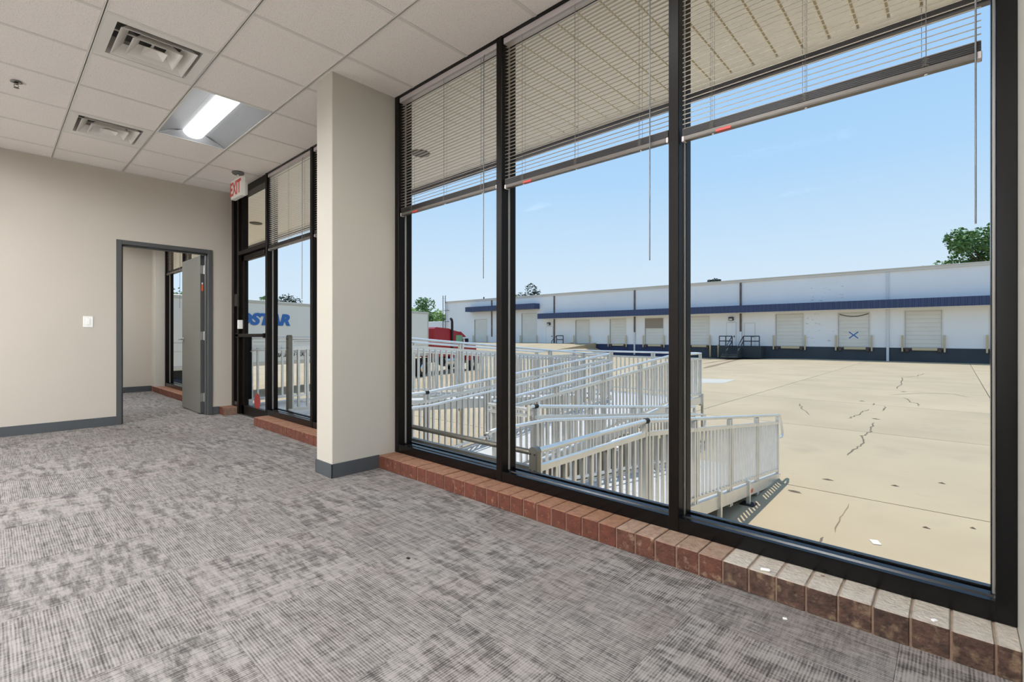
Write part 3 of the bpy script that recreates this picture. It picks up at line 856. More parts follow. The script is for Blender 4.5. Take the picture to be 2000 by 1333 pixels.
# ================================================================== OUTSIDE
# ---- canopy over the walk: soffit planks, fascia
XC, ZC = 4.10, 3.045
can = MB().box(2.40, XC + 0.02, YN - 1.5, 40, 3.16, ROOF).build('canopy', 'soffit_gap')
tag(can, 'cream slatted soffit canopy projecting over the storefront', 'canopy')
plank = MB().prism([(0.0, 0.0), (0.006, -0.006), (0.142, -0.006), (0.148, 0.0), (0.148, 0.022), (0.0, 0.022)], 0, 0, XC - 0.13 - 2.36).mesh('soffit_plank', 'soffit')
rib = MB().box(0, XC - 0.14 - 2.36, 0.147, 0.164, 0.006, 0.02).mesh('soffit_groove', 'soffit_gap')
y = -3.6 + 0.0065
k = 0
while y < 13.0:
    link('soffit_plank', plank, can, (2.36, y, 3.105))
    link('soffit_groove', rib, can, (2.36, y, 3.105))
    y += 0.163; k += 1
tag(MB().box(2.36, XC - 0.13, 13.0, 40, 3.10, 3.13).build('soffit_plank', 'soffit', can), kind=None)
MB().box(XC - 0.13, XC - 0.035, YN - 1.5, 40, 3.088, 3.12).build('soffit_trim', 'soffit', can)
MB().cbox(XC - 0.035, XC + 0.03, YN - 1.5, 40, ZC, ROOF + 0.04, 0.006).box(XC - 0.06, XC - 0.03, YN - 1.5, 40, ZC + 0.012, ZC + 0.05).build('fascia', 'fascia', can)
MB().box(2.36, 2.42, YN - 1.5, 40, 3.0955, 3.16).build('wall_trim', 'fascia', can)
for k, (px, py) in enumerate(((822, 301), (500, 437))):
    p = P(px, py, Z=3.0875)
    dlt = MB().lathe([(0.0, 0.004), (0.075, 0.004), (0.098, -0.004), (0.104, 0.0), (0.104, 0.01), (0.0, 0.01)], 20).build('soffit_downlight', 'plenum', None, p)
    tag(dlt, ['round downlight in the soffit above the bay next to the pillar', 'round downlight in the soffit above the glass door'][k], 'downlight', 'soffit downlights')

# ---- the yard: concrete slabs
def vgrid(x0, x1, y0, y1, n, m, zoff, f):
    v, fc = [], []
    for a in range(n + 1):
        for b in range(m + 1):
            x, y = x0 + (x1 - x0) * a / n, y0 + (y1 - y0) * b / m
            v.append((x, y, f(x, y) + zoff))
    for a in range(n):
        for b in range(m):
            q = a * (m + 1) + b
            fc.append((q, q + m + 1, q + m + 2, q + 1))
    return v, fc
lot = MB()
v, f = vgrid(2.3, 57, -45, 90, 30, 80, -0.06, ground); lot.add(v, f)
lot = lot.build('floor_yard', 'crack'); structure(lot, 'sunlit tan concrete slab yard between the buildings', 'pavement')
far = MB(); v, f = vgrid(-150, 300, -250, 350, 6, 6, -1.75, lambda x, y: 0); far.add(v, f)
structure(far.build('floor_ground', 'earth'), 'ground beyond the yard', 'ground')
XJ = [2.36, 8.4, 14.25, 20.1, 25.95, 31.8, 37.65, 43.5, 49.35, 55.95]
YJ = [-1.0 + 6.8 * k for k in range(-6, 13)]
for a in range(len(XJ) - 1):
    for b in range(len(YJ) - 1):
        x0, x1, y0, y1 = XJ[a] + 0.012, XJ[a + 1] - 0.012, YJ[b] + 0.012, YJ[b + 1] - 0.012
        m = MB(); steep = y1 > 10
        n = 6 if steep else 2
        v, f = vgrid(x0, x1, y0, y1, n, n, 0.0, ground); m.add(v, f)
        rim = [i for i in range(n + 1)] + [(i + 1) * (n + 1) - 1 + 0 for i in range(1, n + 1)]
        top = [(0, i) for i in range(n + 1)] + [(i, n) for i in range(1, n + 1)] + [(n, n - i) for i in range(1, n + 1)] + [(n - i, 0) for i in range(1, n)]
        ring = [v[i * (n + 1) + j] for i, j in top]
        low = [(p[0], p[1], p[2] - 0.05) for p in ring]; q = len(ring)
        m.add(ring + low, [(i, (i + 1) % q, q + (i + 1) % q, q + i) for i in range(q)])
        link('slab', m.mesh('slab', 'concrete'), lot)
def ribbon(pts, w, m, name='crack', lift=0.003):
    mb = MB(); v = []
    for i, p in enumerate(pts):
        a = Vector(pts[max(i - 1, 0)]); b = Vector(pts[min(i + 1, len(pts) - 1)])
        d = (b - a); d.z = 0; d.normalize(); nrm = Vector((-d.y, d.x, 0))
        ww = w * (0.35 if i in (0, len(pts) - 1) else random.uniform(0.7, 1.3))
        for s in (-1, 1):
            q = Vector(p) + nrm * ww / 2 * s
            v.append((q.x, q.y, ground(q.x, q.y) + lift))
    mb.add(v, [(2 * i, 2 * i + 1, 2 * i + 3, 2 * i + 2) for i in range(len(pts) - 1)])
    return mb.build(name, m, lot)
def gp(px, py):
    p = P(px, py, Z=G0)
    for _ in range(6): p = P(px, py, Z=ground(p.x, p.y))
    return p
def crack(pix, w=0.03, jit=0.05, m='crack'):
    pts = []
    for (a, b) in zip(pix[:-1], pix[1:]):
        for t in (0, 0.25, 0.5, 0.75):
            p = gp(a[0] + (b[0] - a[0]) * t, a[1] + (b[1] - a[1]) * t)
            pts.append((p.x + random.uniform(-jit, jit), p.y + random.uniform(-jit, jit), p.z))
    pts.append(tuple(gp(*pix[-1])))
    ribbon(pts, w, m)
crack([(1562, 789), (1566, 797), (1581, 811)], 0.028)
crack([(1695, 800), (1683, 805), (1672, 813), (1657, 818)], 0.03)
crack([(1705, 826), (1698, 838), (1697, 849), (1682, 853), (1684, 866), (1676, 877), (1655, 890)], 0.03)
crack([(1768, 778), (1776, 786), (1790, 788), (1795, 794)], 0.035)
crack([(1763, 737), (1762, 748), (1752, 760)], 0.04)
crack([(1806, 730), (1790, 735), (1765, 737)], 0.04)
crack([(1730, 794), (1724, 803)], 0.035)
crack([(1705, 788), (1707, 792)], 0.035)
crack([(1740, 772), (1800, 768), (1860, 770), (1890, 776)], 0.03, 0.02)
crack([(1590, 1075), (1600, 1062), (1608, 1050)], 0.02, 0.01)
crack([(1630, 1040), (1642, 1012), (1658, 985)], 0.012, 0.01, 'stain')
for k, (px, py, r) in enumerate(((1551, 961, 0.07), (1617, 938, 0.05), (1709, 819, 0.07), (1683, 784, 0.09), (1765, 766, 0.07), (1808, 1032, 0.03), (1900, 1033, 0.02), (1748, 950, 0.03), (1840, 945, 0.03))):
    p = gp(px, py); m = MB()
    v = [(p.x, p.y, p.z + 0.02)]
    nn = 9
    for i in range(nn):
        a = 2 * math.pi * i / nn; q = r * random.uniform(0.5, 1.2); v.append((p.x + q * math.cos(a) * 0.7, p.y + q * math.sin(a) * 1.6, p.z + 0.002))
    m.add(v, [(0, 1 + i, 1 + (i + 1) % nn) for i in range(nn)]); m.build('spalled_patch', 'crack', lot)
# dirt tracks in front of the dock stairs, pale patch
for a, b, w in (((1455, 699), (1374, 720), 0.5), ((1440, 701), (1372, 711), 0.4), ((1418, 699), (1372, 704), 0.3)):
    pts = [tuple(gp(a[0] + (b[0] - a[0]) * t / 10, a[1] + (b[1] - a[1]) * t / 10)) for t in range(11)]
    ribbon(pts, w, 'stain', 'dirt_track', 0.004)
cs_ = [gp(1340, 749), gp(1413, 749), gp(1438, 742), gp(1345, 739)]
MB().add([(p.x, p.y, p.z + 0.006) for p in cs_] + [(p.x, p.y, p.z - 0.02) for p in cs_], [(0, 1, 2, 3), (0, 4, 5, 1), (1, 5, 6, 2), (2, 6, 7, 3), (3, 7, 4, 0)]).build('pale_patch', 'concrete_pale', lot)
lt = MB().cbox(-0.06, 0.06, -0.04, 0.04, 0, 0.012, 0.004).build('paper_litter', 'paper', None, gp(1710, 1061), (0, 0, 0.4)); tag(lt, 'small white paper lying on the concrete near the window', 'litter')

# ---- aluminium access ramp: three runs out and back
LX0, LX1, OX0, OX1, END = 2.52, 4.13, 8.95, 10.5, 8.66
Z1, Z2, Z3 = 0.03, -0.325, -0.73
Y3a, Y3b, Y2a, Y2b, Y1a, Y1b = 2.10, 3.45, 4.05, 5.40, 6.05, 7.40
ramp = empty('access_ramp', (LX0, Y3a, G0)); tag(ramp, 'long switchback aluminium wheelchair ramp with baluster railings outside the windows', 'ramp')
RL = ramp.location.copy()
def rpart(mb, name, m): return mb.build(name, m, ramp, -RL)
def deck(x0, z0, x1, z1, y0, y1, n):
    """sloping deck made of n tread sections with edge channels"""
    for k in range(n):
        a, b = x0 + (x1 - x0) * k / n + 0.004, x0 + (x1 - x0) * (k + 1) / n - 0.004
        za, zb = z0 + (z1 - z0) * k / n, z0 + (z1 - z0) * (k + 1) / n
        v = [(a, y0 + 0.03, za - 0.035), (b, y0 + 0.03, zb - 0.035), (b, y1 - 0.03, zb - 0.035), (a, y1 - 0.03, za - 0.035),
             (a, y0 + 0.03, za), (b, y0 + 0.03, zb), (b, y1 - 0.03, zb), (a, y1 - 0.03, za)]
        m = MB().add(v, [(3, 2, 1, 0), (4, 5, 6, 7), (0, 1, 5, 4), (1, 2, 6, 5), (2, 3, 7, 6), (3, 0, 4, 7)])
        rpart(m, 'deck_panel', 'alu_deck')
    for y in (y0, y1):
        m = MB().bar((x0, y, z0 - 0.05), (x1, y, z1 - 0.05), 0.05, 0.14)
        m.bar((x0, y, z0 + 0.025), (x1, y, z1 + 0.025), 0.06, 0.02)
        rpart(m, 'side_channel', 'alu')
deck(LX0, Z3, LX1, Z3, Y3a, Y2b, 2)           # low landing by the building
deck(LX1, Z3, END, G0 + 0.05, Y3a, Y3b, 4)    # run down to the yard
deck(OX0, Z2, LX1, Z3, Y2a, Y2b, 4)           # middle run
deck(OX0, Z2, OX1, Z2, Y2a, Y1b, 2)           # outer landing
deck(LX1, Z1, OX0, Z2, Y1a, Y1b, 4)           # upper run
deck(2.42, Z1, LX1, Z1, Y1a - 0.25, Y1b, 2)   # landing at the glass door
rpart(MB().add([(END, Y3a + 0.03, G0 + 0.052), (END, Y3b - 0.03, G0 + 0.052), (END + 0.32, Y3b - 0.03, G0 + 0.004), (END + 0.32, Y3a + 0.03, G0 + 0.004),
                (END, Y3a + 0.03, G0 + 0.04), (END, Y3b - 0.03, G0 + 0.04), (END + 0.32, Y3b - 0.03, G0), (END + 0.32, Y3a + 0.03, G0)],
               [(0, 1, 2, 3), (7, 6, 5, 4), (0, 4, 5, 1), (1, 5, 6, 2), (2, 6, 7, 3), (3, 7, 4, 0)]), 'transition_plate', 'alu_deck')
GH, BHT, BLO = 0.97, 0.85, 0.09
def railing(pts, inner=0, mtop='alu', stuff=False, posts=None, foot=True):
    """pts: deck points (x, y, z) along one guard; inner: side offset of the lower grab rail"""
    pts = [Vector(p) for p in pts]
    top = MB()
    top.tube([p + Vector((0, 0, GH)) for p in pts], 0.021, 10)
    for a, b in zip(pts[:-1], pts[1:]):
        top.bar(a + Vector((0, 0, BHT)), b + Vector((0, 0, BHT)), 0.04, 0.042)
        top.bar(a + Vector((0, 0, BLO)), b + Vector((0, 0, BLO)), 0.036, 0.036)
    rail = rpart(top, 'railing', mtop)
    bal = MB().box(-0.013, 0.013, -0.013, 0.013, BLO, BHT).mesh('baluster', mtop)
    pst = MB()
    pst.cbox(-0.016, 0.016, -0.024, 0.024, -0.16, GH - 0.02, 0.003)
    pm = pst.mesh('post', mtop)
    allb = MB()
    for a, b in zip(pts[:-1], pts[1:]):
        d = b - a; L = Vector((d.x, d.y)).length; n = max(1, int(L / 0.112))
        np_ = max(1, round(L / 1.25))
        pp = [i / np_ for i in range(np_ + 1)]
        for i in range(1, n):
            t = i / n
            if min(abs(t - q) for q in pp) * L < 0.045: continue
            q = a + d * t
            if stuff: allb.box(q.x - 0.013, q.x + 0.013, q.y - 0.013, q.y + 0.013, q.z + BLO, q.z + BHT)
            else: link('baluster', bal, rail, q)
        u = Vector((d.x, d.y, 0)).normalized()
        for i, t in enumerate(pp):
            for s in ((-1, 1) if 0 < t < 1 else ((1,) if t == 0 else (-1,))):
                q = a + d * t + u * 0.03 * s
                ps = link('post', pm, rail, q)
                ps.rotation_euler = (0, 0, math.atan2(u.y, u.x))
    if stuff: tag(allb.build('baluster_row', mtop, rail), kind='stuff')
    if inner:
        a, b = pts[0], pts[-1]
        hr = MB()
        q = [p + Vector((0, inner, 0.80)) for p in pts]
        hr.tube(q, 0.018, 8)
        for p in pts: hr.tube([p + Vector((0, 0, 0.78)), p + Vector((0, inner, 0.78))], 0.008, 6)
        hr.build('handrail', 'alu', rail)
    return rail
zr = lambda x, x0, z0, x1, z1: z0 + (z1 - z0) * (x - x0) / (x1 - x0)
r = railing([(LX0, Y3a, Z3), (LX1, Y3a, Z3), (END, Y3a, G0 + 0.05)])
def jointcap(rail, p): MB().tube([(p[0] - 0.03, p[1], p[2]), (p[0] + 0.03, p[1], p[2])], 0.026, 10).build('joint_cap', 'rubber', rail)
jointcap(r, (LX1, Y3a, Z3 + GH))
# looped end of the near handrail
e = Vector((END, Y3a, G0 + 0.05))
MB().tube([e + Vector((0, 0, GH)), e + Vector((0.10, 0, GH - 0.012)), e + Vector((0.15, 0, GH - 0.06)), e + Vector((0.30, 0, 0.66)), e + Vector((0.29, 0, 0.60)), e + Vector((0.22, 0, 0.58)), e + Vector((0.0, 0, 0.60))], 0.019, 8).build('handrail_loop', 'alu', r)
MB().tube([(LX1 + 0.2, Y3a + 0.09, Z3 + 0.83), (LX1 - 0.45, Y3a + 0.09, Z3 + 0.83), (LX1 - 0.49, Y3a + 0.09, Z3 + 0.80), (LX1 - 0.47, Y3a + 0.02, Z3 + 0.79)], 0.019, 8).build('handrail', 'alu', r)
# tall rounded corner posts
def corner_post(rail, x, y, z0, z1, m='alu_shaded'):
    p = MB().cbox(x - 0.026, x + 0.026, y - 0.036, y + 0.036, z0, z1 - 0.03, 0.006)
    p.prism([(y + 0.036 * math.cos(t * math.pi / 8), z1 - 0.035 + 0.035 * math.sin(t * math.pi / 8)) for t in range(9)], 0, x - 0.025, x + 0.025)
    o = p.build('corner_post', m, rail)
    for zz in (z1 - 0.05, z1 - 0.16):
        for dy in (-0.018, 0.018):
            MB().tube([(x - 0.026, y + dy, zz), (x - 0.030, y + dy, zz)], 0.006, 8).build('bolt', 'rubber', rail)
corner_post(r, LX0, Y3a, Z3 - 0.5, Z3 + GH + 0.035)
# guard along the building side of the low landing
r = rpart(MB().tube([(LX0, Y3a, Z3 + GH - 0.01), (LX0, Y2b, Z3 + GH - 0.01)], 0.021, 10).bar((LX0, Y3a, Z3 + BHT - 0.01), (LX0, Y2b, Z3 + BHT - 0.01), 0.04, 0.05).bar((LX0, Y3a, Z3 + BLO), (LX0, Y2b, Z3 + BLO), 0.036, 0.036), 'railing', 'alu_shaded')
bal = MB().box(-0.013, 0.013, -0.013, 0.013, BLO, BHT).mesh('baluster', 'alu_shaded')
for k in range(1, 26): link('baluster', bal, r, (LX0, Y3a + k * 0.1275, Z3))
# divider guards between the runs
zc = lambda x: zr(x, LX1, Z3, END, G0 + 0.05)
r = railing([(LX1 - 0.06, Y3b, Z3), (LX1, Y3b, Z3), (END, Y3b, G0 + 0.05)], 0)
jointcap(r, (LX1 + 0.02, Y3b, Z3 + GH))
MB().tube([(LX1 - 0.85, Y3b - 0.12, Z3 + 0.80), (LX1 - 0.9, Y3b - 0.14, Z3 + 0.81), (LX1 - 0.88, Y3b - 0.16, Z3 + 0.83), (LX1 - 0.8, Y3b - 0.16, Z3 + 0.84), (LX1, Y3b - 0.16, Z3 + 0.835), (END - 0.08, Y3b - 0.16, zc(END) + 0.86), (END + 0.05, Y3b - 0.16, zc(END) + 0.83), (END + 0.10, Y3b - 0.16, zc(END) + 0.78), (END + 0.02, Y3b - 0.16, zc(END) + 0.60)], 0.02, 8).build('handrail', 'alu', r)
r = railing([(LX1 - 0.06, Y2a, Z3), (LX1, Y2a, Z3), (OX0, Y2a, Z2), (OX1, Y2a, Z2)], 0)
MB().tube([(LX1 - 0.12, Y3b, Z3 + BHT + 0.03), (LX1 - 0.12, Y2a, Z3 + BHT + 0.03)], 0.02, 8).tube([(LX1 - 0.12, Y3b, Z3 + GH - 0.02), (LX1 - 0.12, Y2a, Z3 + GH - 0.02)], 0.02, 8).build('return_rail', 'alu', r)
r = railing([(LX0, Y2b, Z3), (LX1, Y2b, Z3), (OX0, Y2b, Z2)], -0.10)
jointcap(r, (LX1, Y2b, Z3 + GH))
r = railing([(LX0, Y1a, Z1), (LX1, Y1a, Z1), (OX0, Y1a, Z2)], 0.10, 'alu')
corner_post(r, LX0, Y1a, Z1 - 0.3, Z1 + GH + 0.04)
r = railing([(LX0, Y1b, Z1), (LX1, Y1b, Z1), (OX0, Y1b, Z2), (OX1, Y1b, Z2)], -0.10, 'alu', stuff=True)
corner_post(r, LX0, Y1b, Z1 - 0.3, Z1 + GH + 0.04, 'bronze')
r = railing([(OX1, Y2a, Z2), (OX1, Y1b, Z2)], 0, 'alu', stuff=True)
r = railing([(OX0, Y2b, Z2), (OX0, Y1a, Z2)], 0, 'alu', stuff=True)
# support legs
leg_pts = [(LX0, Y3a, Z3), (LX1, Y3a, Z3), (5.95, Y3a, zc(5.95)), (7.05, Y3a, zc(7.05)), (LX1, Y3b, Z3), (5.95, Y3b, zc(5.95)), (7.05, Y3b, zc(7.05)), (LX1, Y2a, Z3), (6.5, Y2a, -0.53), (OX0, Y2a, Z2), (OX1, Y2a, Z2),
           (LX1, Y2b, Z3), (LX0, Y2b, Z3), (6.5, Y2b, -0.53), (OX0, Y2b, Z2), (LX1, Y1a, Z1), (6.5, Y1a, -0.15), (OX0, Y1a, Z2), (OX1, Y1b, Z2), (LX1, Y1b, Z1), (6.5, Y1b, -0.15), (LX0, Y1b, Z1), (LX0, Y1a, Z1)]
for (x, y, z) in leg_pts:
    l = rpart(MB().cbox(x - 0.025, x + 0.025, y - 0.055, y - 0.005, ground(x, y), z + 0.10, 0.003), 'support_leg', 'alu')
    MB().cbox(x - 0.09, x + 0.09, y - 0.12, y + 0.06, ground(x, y), ground(x, y) + 0.012, 0.003).build('foot_plate', 'rubber', l)
rpart(MB().box(7.12, 7.26, Y3a - 0.0285, Y3a - 0.0255, zc(7.19) - 0.09, zc(7.19) - 0.045), 'warning_sticker', 'orange')
# cross bracing under the high landing
br = MB().bar((LX1, Y1a, Z1 - 0.1), (LX1, Y1b, ground(LX1, Y1b) + 0.1), 0.03, 0.03).bar((LX0, Y1a, Z1 - 0.1), (LX0, Y1b, ground(LX0, Y1b) + 0.1), 0.03, 0.03)
rpart(br, 'cross_brace', 'alu')

# ---- warehouse across the yard
XF = 55.9
ZT = P(1965, 508, X=XF).z
FLZ = -0.05
ya, yb = -28.0, P(871, 600, X=XF).y
wh = empty('warehouse', (XF, 20, G0)); tag(wh, 'long white warehouse with blue awnings and a row of dock doors across the yard', 'building')
WL = wh.location.copy()
def wpart(mb, name, m, parent=None):
    return mb.build(name, m, parent or wh, -WL if parent is None else (0, 0, 0))
doors = []   # (px left, px right, py top, py bottom, kind)
for d in ((927, 951, 624.6, 667, 'drive'), (1019, 1048, 612.5, 669, 'drive'), (1124.5, 1151, 625.6, 669, 'drive'), (1191.5, 1222, 623.5, 670.3, 'dock'), (1260, 1295.5, 622, 672, 'open'),
          (1345, 1384.8, 619, 672.3, 'dock'), (1515.3, 1568.9, 613.9, 675, 'dock'), (1637.4, 1698.4, 611.4, 676.6, 'cross'), (1767.5, 1839.7, 607.3, 677.8, 'dock'), (1933.6, 2012, 604.6, 679, 'dock')):
    y1 = P(d[0], 640, X=XF).y; y0 = P(d[1], 640, X=XF).y
    zt = P((d[0] + d[1]) / 2, d[2], X=XF).z
    doors.append((y0, y1, zt, d[4]))
# wall pieces around the door recesses
spans = sorted([(y0, y1, zt) for y0, y1, zt, k in doors])
m = MB(); cur = ya
for (y0, y1, zt) in spans:
    m.box(XF, XF + 0.3, cur, y0, FLZ, ZT - 0.3); m.box(XF, XF + 0.3, y0, y1, zt, ZT - 0.3); cur = y1
m.box(XF, XF + 0.3, cur, yb, FLZ, ZT - 0.3)
m.box(XF + 0.3, XF + 14, yb - 0.3, yb, G0, ZT - 0.3)
wpart(m, 'wall', 'facade')
wpart(MB().box(XF + 0.3, XF + 14, ya, yb - 0.3, ZT - 0.5, ZT - 0.3), 'roof', 'roofing')
w0, w1 = P(1638, 640, X=XF).y, P(1568, 640, X=XF).y
wpart(MB().box(XF - 0.006, XF, w0 + 0.3, w1 - 0.3, FLZ + 0.02, 3.4), 'weathered_patch', 'facade_weather')
wpart(MB().box(XF - 0.006, XF, w0 - 0.5, w1 - 0.2, 4.4, 6.0), 'weathered_patch', 'facade_weather')
wpart(MB().box(XF - 0.12, XF + 0.4, ya, yb + 0.1, ZT - 0.3, ZT - 0.05).box(XF - 0.2, XF + 0.4, ya, yb + 0.15, ZT - 0.07, ZT), 'coping', 'coping')
ysplit = P(1345, 640, X=XF).y
wpart(MB().box(XF - 0.05, XF + 0.3, ya, ysplit, G0 - 0.6, FLZ), 'plinth', 'plinth')
wpart(MB().box(XF - 0.05, XF + 0.3, ysplit, yb, G0 - 0.6, FLZ), 'plinth', 'plinth_navy')
def corrugated(y0, y1, z0, z1, d, pitch):
    prof = []; y = y0; k = 0
    while y < y1:
        prof += [(XF - d, y), (XF - d, min(y + pitch * 0.6, y1)), (XF - d - 0.05, min(y + pitch * 0.7, y1)), (XF - d - 0.05, min(y + pitch * 0.9, y1))]; y += pitch
    prof += [(XF - d, y1), (XF, y1), (XF, y0)]
    return MB().prism(prof, 2, z0, z1)
AWD = 1.3
wpart(corrugated(ya, P(1050, 640, X=XF - AWD).y, 3.53, 4.30, AWD, 0.42), 'awning', 'awning')
wpart(corrugated(P(1054, 640, X=XF).y, P(909, 640, X=XF - AWD).y, 5.08, 5.87, AWD, 0.42), 'awning', 'awning')
wpart(MB().box(XF - AWD + 0.03, XF, ya, P(1050, 640, X=XF - AWD).y - 0.02, 3.50, 3.529), 'awning_soffit', 'facade')
for (y0, y1, zt, kind) in doors:
    m = MB(); n = 9; hgt = (zt - FLZ) / n
    for k in range(n):
        m.box(XF + 0.06, XF + 0.10, y0, y1, FLZ + k * hgt + 0.045, FLZ + (k + 1) * hgt - 0.01)
        m.box(XF + 0.095, XF + 0.12, y0, y1, FLZ + k * hgt - 0.02, FLZ + k * hgt + 0.05)
    dd = wpart(m, 'dock_door', 'dock_door')
    if kind == 'open':
        MB().box(XF + 0.02, XF + 0.055, y0, y1, FLZ + (zt - FLZ) * 0.62, zt).build('open_top_shade', 'dock_shadow', dd)  # brown slab for the open top, its darkness put into the colour
    MB().box(XF - 0.03, XF + 0.14, y0 - 0.09, y0, FLZ, zt + 0.06).box(XF - 0.03, XF + 0.14, y1, y1 + 0.09, FLZ, zt + 0.06).box(XF - 0.03, XF + 0.14, y0, y1, zt, zt + 0.08).build('door_trim', 'dock_door', dd)
    for yy in (y0 - 0.18, y1 + 0.18):
        MB().cbox(XF - 0.26, XF - 0.12, yy - 0.065, yy + 0.065, FLZ - (0.35 if kind != 'drive' else 0.0), FLZ + 1.15, 0.03).build('guard_post', 'tan', dd)
    if kind != 'drive':
        yc = (y0 + y1) / 2 - 0.1
        MB().cbox(XF - 0.18, XF - 0.05, yc - 0.85, yc + 0.85, FLZ - 0.22, FLZ + 0.03, 0.02).build('dock_plate', 'tan', dd)
        MB().box(XF - 0.12, XF - 0.04, y0 - 0.1, y1 + 0.1, FLZ - 0.14, FLZ - 0.01).build('dock_angle', 'rust', dd)
        for yy in (y0 + 0.15, y1 - 0.15):
            MB().cbox(XF - 0.2, XF - 0.05, yy - 0.12, yy + 0.12, FLZ - 0.35, FLZ - 0.1, 0.02).build('dock_bumper', 'rust', dd)
    if kind == 'cross':
        cp = P(1667, 655, X=XF); yc, zc2, sz = cp.y, cp.z, 0.36
        MB().bar((XF + 0.055, yc - sz, zc2 - sz * 0.85), (XF + 0.055, yc + sz, zc2 + sz * 0.85), 0.09, 0.01, (1, 0, 0)).bar((XF + 0.052, yc - sz, zc2 + sz * 0.85), (XF + 0.052, yc + sz, zc2 - sz * 0.85), 0.09, 0.01, (1, 0, 0)).build('painted_cross', 'letter_blue', dd)
        MB().tube([(XF + 0.03, y0 + 0.1 + (y1 - y0 - 0.2) * t / 10, zt - 0.12 - 0.22 * math.sin(math.pi * t / 10)) for t in range(11)], 0.035, 6).build('sagging_cable', 'rust', dd)
for k, (px, m1) in enumerate(((961, 'downspout_rusty'), (1083, 'downspout_rusty'), (1240, 'downspout_rusty'), (1447, 'downspout_rusty'), (1734, 'downspout'))):
    yy = P(px, 640, X=XF).y
    wpart(MB().cbox(XF - 0.16, XF, yy - 0.09, yy + 0.09, 0.9 if k != 1 else 0.0, ZT - 0.35, 0.02), 'downspout', m1)
    if k in (2, 3, 4): wpart(MB().cbox(XF - 0.18, XF - 0.05, yy - 0.10, yy + 0.10, G0 - 0.1, 1.5, 0.02), 'downspout', 'downspout' if k != 3 else 'facade')
# personnel doors, wall lamps
for (px0, px1, py, z0) in ((1067, 1080, 639, FLZ), (1420, 1437, 631, FLZ), (1455, 1474, 632, FLZ)):
    y1, y0 = P(px0, 640, X=XF).y, P(px1, 640, X=XF).y; zt = P((px0 + px1) / 2, py, X=XF).z
    dd = wpart(MB().cbox(XF - 0.05, XF, y0, y1, z0, zt, 0.01), 'personnel_door', 'facade')
    MB().box(XF - 0.03, XF, y0 - 0.07, y0, z0, zt + 0.07).box(XF - 0.03, XF, y1, y1 + 0.07, z0, zt + 0.07).box(XF - 0.03, XF, y0, y1, zt, zt + 0.07).build('door_trim', 'coping', dd)
    MB().cbox(XF - 0.12, XF - 0.05, y0 + 0.08, y0 + 0.2, z0 + 0.95, z0 + 1.1, 0.01).build('knob', 'rust', dd)
for px, py in ((1428, 623), (1072, 633)):
    p = P(px, py, X=XF - 0.1)
    lm = wpart(MB().cbox(XF - 0.3, XF, p.y - 0.25, p.y + 0.25, p.z - 0.2, p.z + 0.2, 0.04), 'wall_lamp', 'dark_rail')
    MB().cbox(XF - 0.32, XF - 0.29, p.y - 0.17, p.y + 0.17, p.z - 0.16, p.z + 0.02, 0.01).build('lamp_glass', 'coping', lm)
# roof items
for px, hgt in ((945, 1.0),):
    yy = P(px, 600, X=XF + 6).y
    wpart(MB().tube([(XF + 6, yy, ZT - 0.4), (XF + 6, yy, ZT + hgt)], 0.12, 8).bar((XF + 6, yy - 0.4, ZT + hgt * 0.6), (XF + 6, yy + 0.4, ZT + hgt * 0.6), 0.1, 0.05), 'vent_pipe', 'dark_rail')
yy = P(1912, 500, X=XF + 3).y
wpart(MB().tube([(XF + 3, yy + 0.6, ZT - 0.3), (XF + 3, yy + 0.5, ZT + 0.05), (XF + 3, yy, ZT + 0.2), (XF + 3, yy - 0.5, ZT + 0.05), (XF + 3, yy - 0.6, ZT - 0.3)], 0.12, 8), 'roof_duct', 'coping')
# roof ladder at the far corner
ly = P(868, 600, X=XF - 0.3).y
ld = MB()
for s in (-0.35, 0.35): ld.tube([(XF - 0.35, ly + s, 0.6), (XF - 0.35, ly + s, ZT + 1.1)], 0.06, 6)
for k in range(26): ld.tube([(XF - 0.35, ly - 0.35, 0.8 + k * 0.29), (XF - 0.35, ly + 0.35, 0.8 + k * 0.29)], 0.02, 5)
for k in range(3): ld.bar((XF, ly - 0.9, 1.6 + 2 * k), (XF - 0.4, ly - 0.9, 1.6 + 2 * k), 0.08, 0.08).bar((XF - 0.38, ly - 0.9, 1.6 + 2 * k), (XF - 0.38, ly + 0.4, 1.6 + 2 * k), 0.06, 0.06)
ld = ld.build('roof_ladder', 'dark_rail'); tag(ld, 'dark steel roof ladder at the far left corner of the white warehouse', 'ladder')

